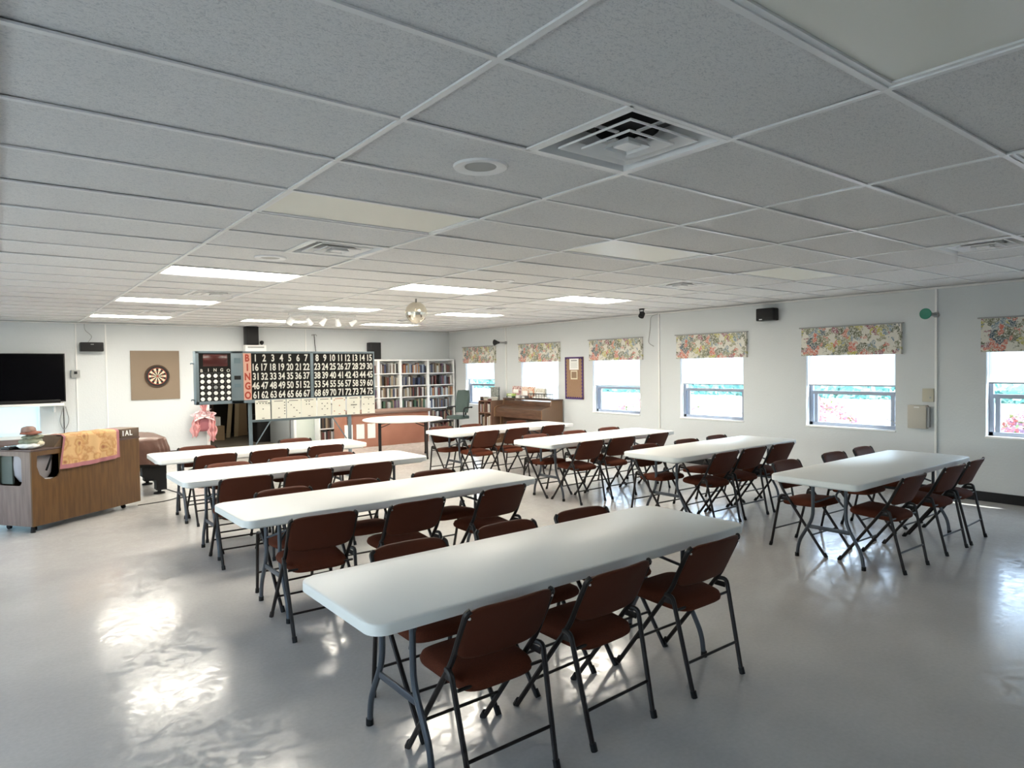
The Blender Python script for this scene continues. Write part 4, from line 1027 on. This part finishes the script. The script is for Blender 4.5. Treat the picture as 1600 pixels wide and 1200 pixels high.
# ------------------------------------------------------------------ wooden bingo console (local x along its long front)
t = thing('bingo_console', 'oak laminate rolling bingo console with cut-out windows, at the left edge', 'console', (.27, 8.67, 0), math.radians(36.87))
def holed(outer, hole, th, M, name, m_, par):
    b = bmesh.new()
    def loop(pts):
        vs = [b.verts.new((x, y, 0)) for x, y in pts]; return [b.edges.new((vs[i], vs[(i+1) % len(vs)])) for i in range(len(vs))]
    es = loop(outer)+loop(hole); bmesh.ops.triangle_fill(b, use_beauty=True, use_dissolve=False, edges=es)
    r = bmesh.ops.extrude_face_region(b, geom=list(b.faces)); bmesh.ops.translate(b, vec=(0, 0, th), verts=[v for v in r['geom'] if isinstance(v, bmesh.types.BMVert)])
    bmesh.ops.transform(b, matrix=M, verts=b.verts); bmesh.ops.recalc_face_normals(b, faces=b.faces)
    me = bpy.data.meshes.new(name); b.to_mesh(me); b.free(); me.materials.append(m_); o = bpy.data.objects.new(name, me); C.objects.link(o); o.parent = par
    return o
MFr = Matrix(((1, 0, 0, 0), (0, 0, -1, .02), (0, 1, 0, 0), (0, 0, 0, 1)))       # front face, thickness towards -y
Lc, Dc, Hc0 = 1.42, .54, .885
outer = [(0, .065), (Lc, .065), (Lc, .855), (.30, .855), (.30, Hc0), (0, Hc0)]
hole = [(.065, .83), (.33, .83), (.33, .60), (.30, .56), (.22, .545), (.15, .555), (.09, .61), (.06, .70)]
outer = [(0, .065), (Lc, .065), (Lc, .865), (0, .865)]
hole = [(x, min(z, .815)) for x, z in hole]
holed(outer, hole, .02, MFr, 'front_panel', m_wood, t)
MLf = Matrix(((0, 0, 1, 0), (1, 0, 0, 0), (0, 1, 0, 0), (0, 0, 0, 1)))       # left end
holed([(0.0, .065), (Dc, .065), (Dc, .865), (0.0, .865)], rrect(.34, .32, .05, 4, cx=.29, cy=.655), .02, Matrix(((0, 0, 1, 0), (1, 0, 0, .02), (0, 1, 0, 0), (0, 0, 0, 1))), 'end_panel', m_woodgrey, t)
G().box((Lc-.01, Dc/2+.02, .465), (.02, Dc-.02, .80)).build('end_panel', m_wood, t)
G().box((Lc/2, Dc+.02, .465), (Lc, .02, .80)).build('back_panel', m_wood, t)
G().box((Lc/2, Dc/2+.01, .08), (Lc-.04, Dc-.02, .03)).build('floor_panel', m_darkwood, t)
G().box((Lc/2, Dc/2+.01, .875), (Lc+.02, Dc+.03, .022), .004).build('top_panel', mat('console_top', (.10, .06, .05), .4), t)
g = G(); g.prism([(.26, .887), (.30, .93), (.36, 1.0), (Lc, 1.0), (Lc, .887)], 0, .30, M=Matrix(((1, 0, 0, 0), (0, 0, 1, .0), (0, 1, 0, 0), (0, 0, 0, 1)))); g.build('raised_console', mat('console_brown', (.13, .08, .045), .5), t)
pl = G().box((1.26, -.006, .945), (.26, .012, .10), .002).build('sign_plate', mat('sign_brown', (.12, .08, .055), .5), t)
text_obj([('S', .62, .945, .06), ('O', .72, .945, .06)][:0]+[('I', 1.168, .947, .062), ('A', 1.225, .947, .062), ('L', 1.285, .947, .062)], 'sign_letters', m_paperwhite, pl, face_front(0, -.0135, 0), bold=.04, sx=.95)
# blower chamber seen through the windows
G().lathe([(.02, .50), (.12, .52), (.17, .60), (.18, .72), (.17, .84), (.10, .86)], 24, M=Matrix.Translation((.22, .26, 0))).build('blower_chamber', mat('chamber_grey', (.42, .40, .42), .2), t)
G().tube([(.19, .03, .64), (.26, .03, .80)], .010, 8).build('ball_tube', m_black, t)
G().box((.20, .08, .535), (.24, .12, .02), .004).build('ball_tray', m_white, t)
G().box((.05, .47, .655), (.02, .30, .30)).build('inner_panel', mat('inner_green', (.10, .12, .10), .5), t)
for x, y, kind in ((.09, .10, 0), (1.25, .10, 0), (.09, .45, 0), (1.25, .45, 0)):
    c = G().tube([(x-.012, y, .029), (x+.012, y, .029)], .028, 16).build('caster', m_rubber, t)
    G().box((x, y+.015, .052), (.04, .035, .014), .002).build('caster_fork', m_grey, c)
G().tube([(-.0+.02, .03, 0), (.02, .03, .065)], [.024, .018], 10).build('corner_foot', m_black, t)
Lm = Matrix.Translation((.27, 8.67, 0)) @ Matrix.Rotation(math.radians(36.87), 4, 'Z')
def onc(x, y, z): return Lm @ Vector((x, y, z))
# ochre scarf over the raised part
sc = thing('printed_scarf', 'ochre printed scarf with a mauve border draped over the bingo console', 'cloth', (.27, 8.67, 0), math.radians(36.87))
def scf(u, v, u0=0, u1=1, w0=.0, w1=1.0):
    u = u0+(u1-u0)*u; v = w0+(w1-w0)*v
    topw = .36+.735*u; botw = .30+.80*u
    if v < .22: return (topw+.01*math.sin(v*20), .16-.17*(v/.22), 1.008+.004*math.sin(u*25)+.002)
    q = (v-.22)/.78; fold = .010*math.sin(u*19+1.5*q)*min(1, q*2)+.006*math.sin(u*41)*q
    hl = .36-.03*u
    return (topw*(1-q)+botw*q, -.024-.012*q+fold, 1.008-.010-hl*q-.012*math.sin(u*PI)*q)
G().grid(lambda u, v: scf(u, v, .035, .945, 0, .90), 60, 26, .003).build('printed_cloth', m_scarf, sc, ang=80)
G().grid(lambda u, v: scf(u, v, 0, 1, .90, 1), 60, 3, .003).build('lower_border', m_scarfedge, sc, ang=80)
G().grid(lambda u, v: scf(u, v, 0, .035, 0, .90), 3, 26, .003).build('left_border', m_scarfedge, sc, ang=80)
G().grid(lambda u, v: scf(u, v, .945, 1, 0, .90), 3, 26, .003).build('right_border', m_scarfedge, sc, ang=80)
# pile of caps and bags on the left end of the console
def crumple(name, label, cat, x, y, z, sx, sy, sz, parts, seed):
    p = onc(x, y, z); t = thing(name, label, cat, p, .6); r_ = random.Random(seed); ph = [r_.uniform(0, 6) for _ in range(6)]
    for nm, (ox, oy, oz), (a, b, c), m_ in parts:
        g = G()
        def f(u, v):
            th = u*2*PI; fi = v*PI; w = 1+.13*math.sin(3*th+ph[0])*math.sin(fi)+.08*math.sin(7*th+5*fi+ph[1])*math.sin(fi)
            zz = math.cos(fi)*c*w
            return (ox+a*math.sin(fi)*math.cos(th)*w, oy+b*math.sin(fi)*math.sin(th)*w, max(oz+zz, 0.0))
        g.grid(f, 28, 16); g.build(nm, m_, t, ang=80)
    return t
crumple('folded_cloth_bundle', 'bundle of olive and white cloth on the left end of the bingo console', 'cloth', .115, .14, .887, 0, 0, 0,
        [('olive_fold', (0, 0, .075), (.105, .09, .045), m_olive), ('white_fold', (-.01, -.01, .035), (.120, .10, .035), m_paperwhite), ('olive_fold', (.03, .01, .12), (.10, .08, .03), m_olive), ('cream_fold', (.04, -.05, .05), (.06, .05, .03), m_cream)], 3)
crumple('crumpled_cap', 'crumpled pinkish brown cap on top of the olive cloth bundle', 'cap', .105, .14, 1.035, 0, 0, 0,
        [('crown', (-.01, 0, .055), (.070, .06, .042), mat('cap_brown', (.34, .22, .18), .8)), ('brim', (.0, -.02, .022), (.10, .085, .020), mat('cap_rust', (.32, .12, .08), .8))], 8)
p = onc(.03, .30, .8865); t = thing('card_tray', 'low black tray with a silver rim on the left end of the console', 'tray', p, .64)
G().box((0, 0, .015), (.16, .12, .03), .004).build('tray_body', m_black, t); G().box((0, 0, .033), (.11, .07, .006), .002).build('silver_rim', m_chrome, t)
p = onc(.055, .12, .8865); t = thing('microphone_stub', 'small black upright microphone beside the cloth bundle', 'microphone', p, 0)
G().tube([(0, 0, 0), (0, 0, .05)], .012, 10).build('handle', m_black, t); G().lathe([(.012, .05), (.022, .06), (.020, .09), (.004, .10)], 12).build('microphone_head', m_chrome if False else m_black, t)
# power cord along the floor
tag(G().tube(smooth_path([(1.38, 9.56, .006), (1.75, 9.62, .006), (2.0, 9.95, .006), (1.85, 10.9, .006), (1.9, 11.9, .006)], .25, 6), .006, 6).build('power_cord', m_frame), 'thin dark power cord on the floor from the console towards the back wall', 'cable')
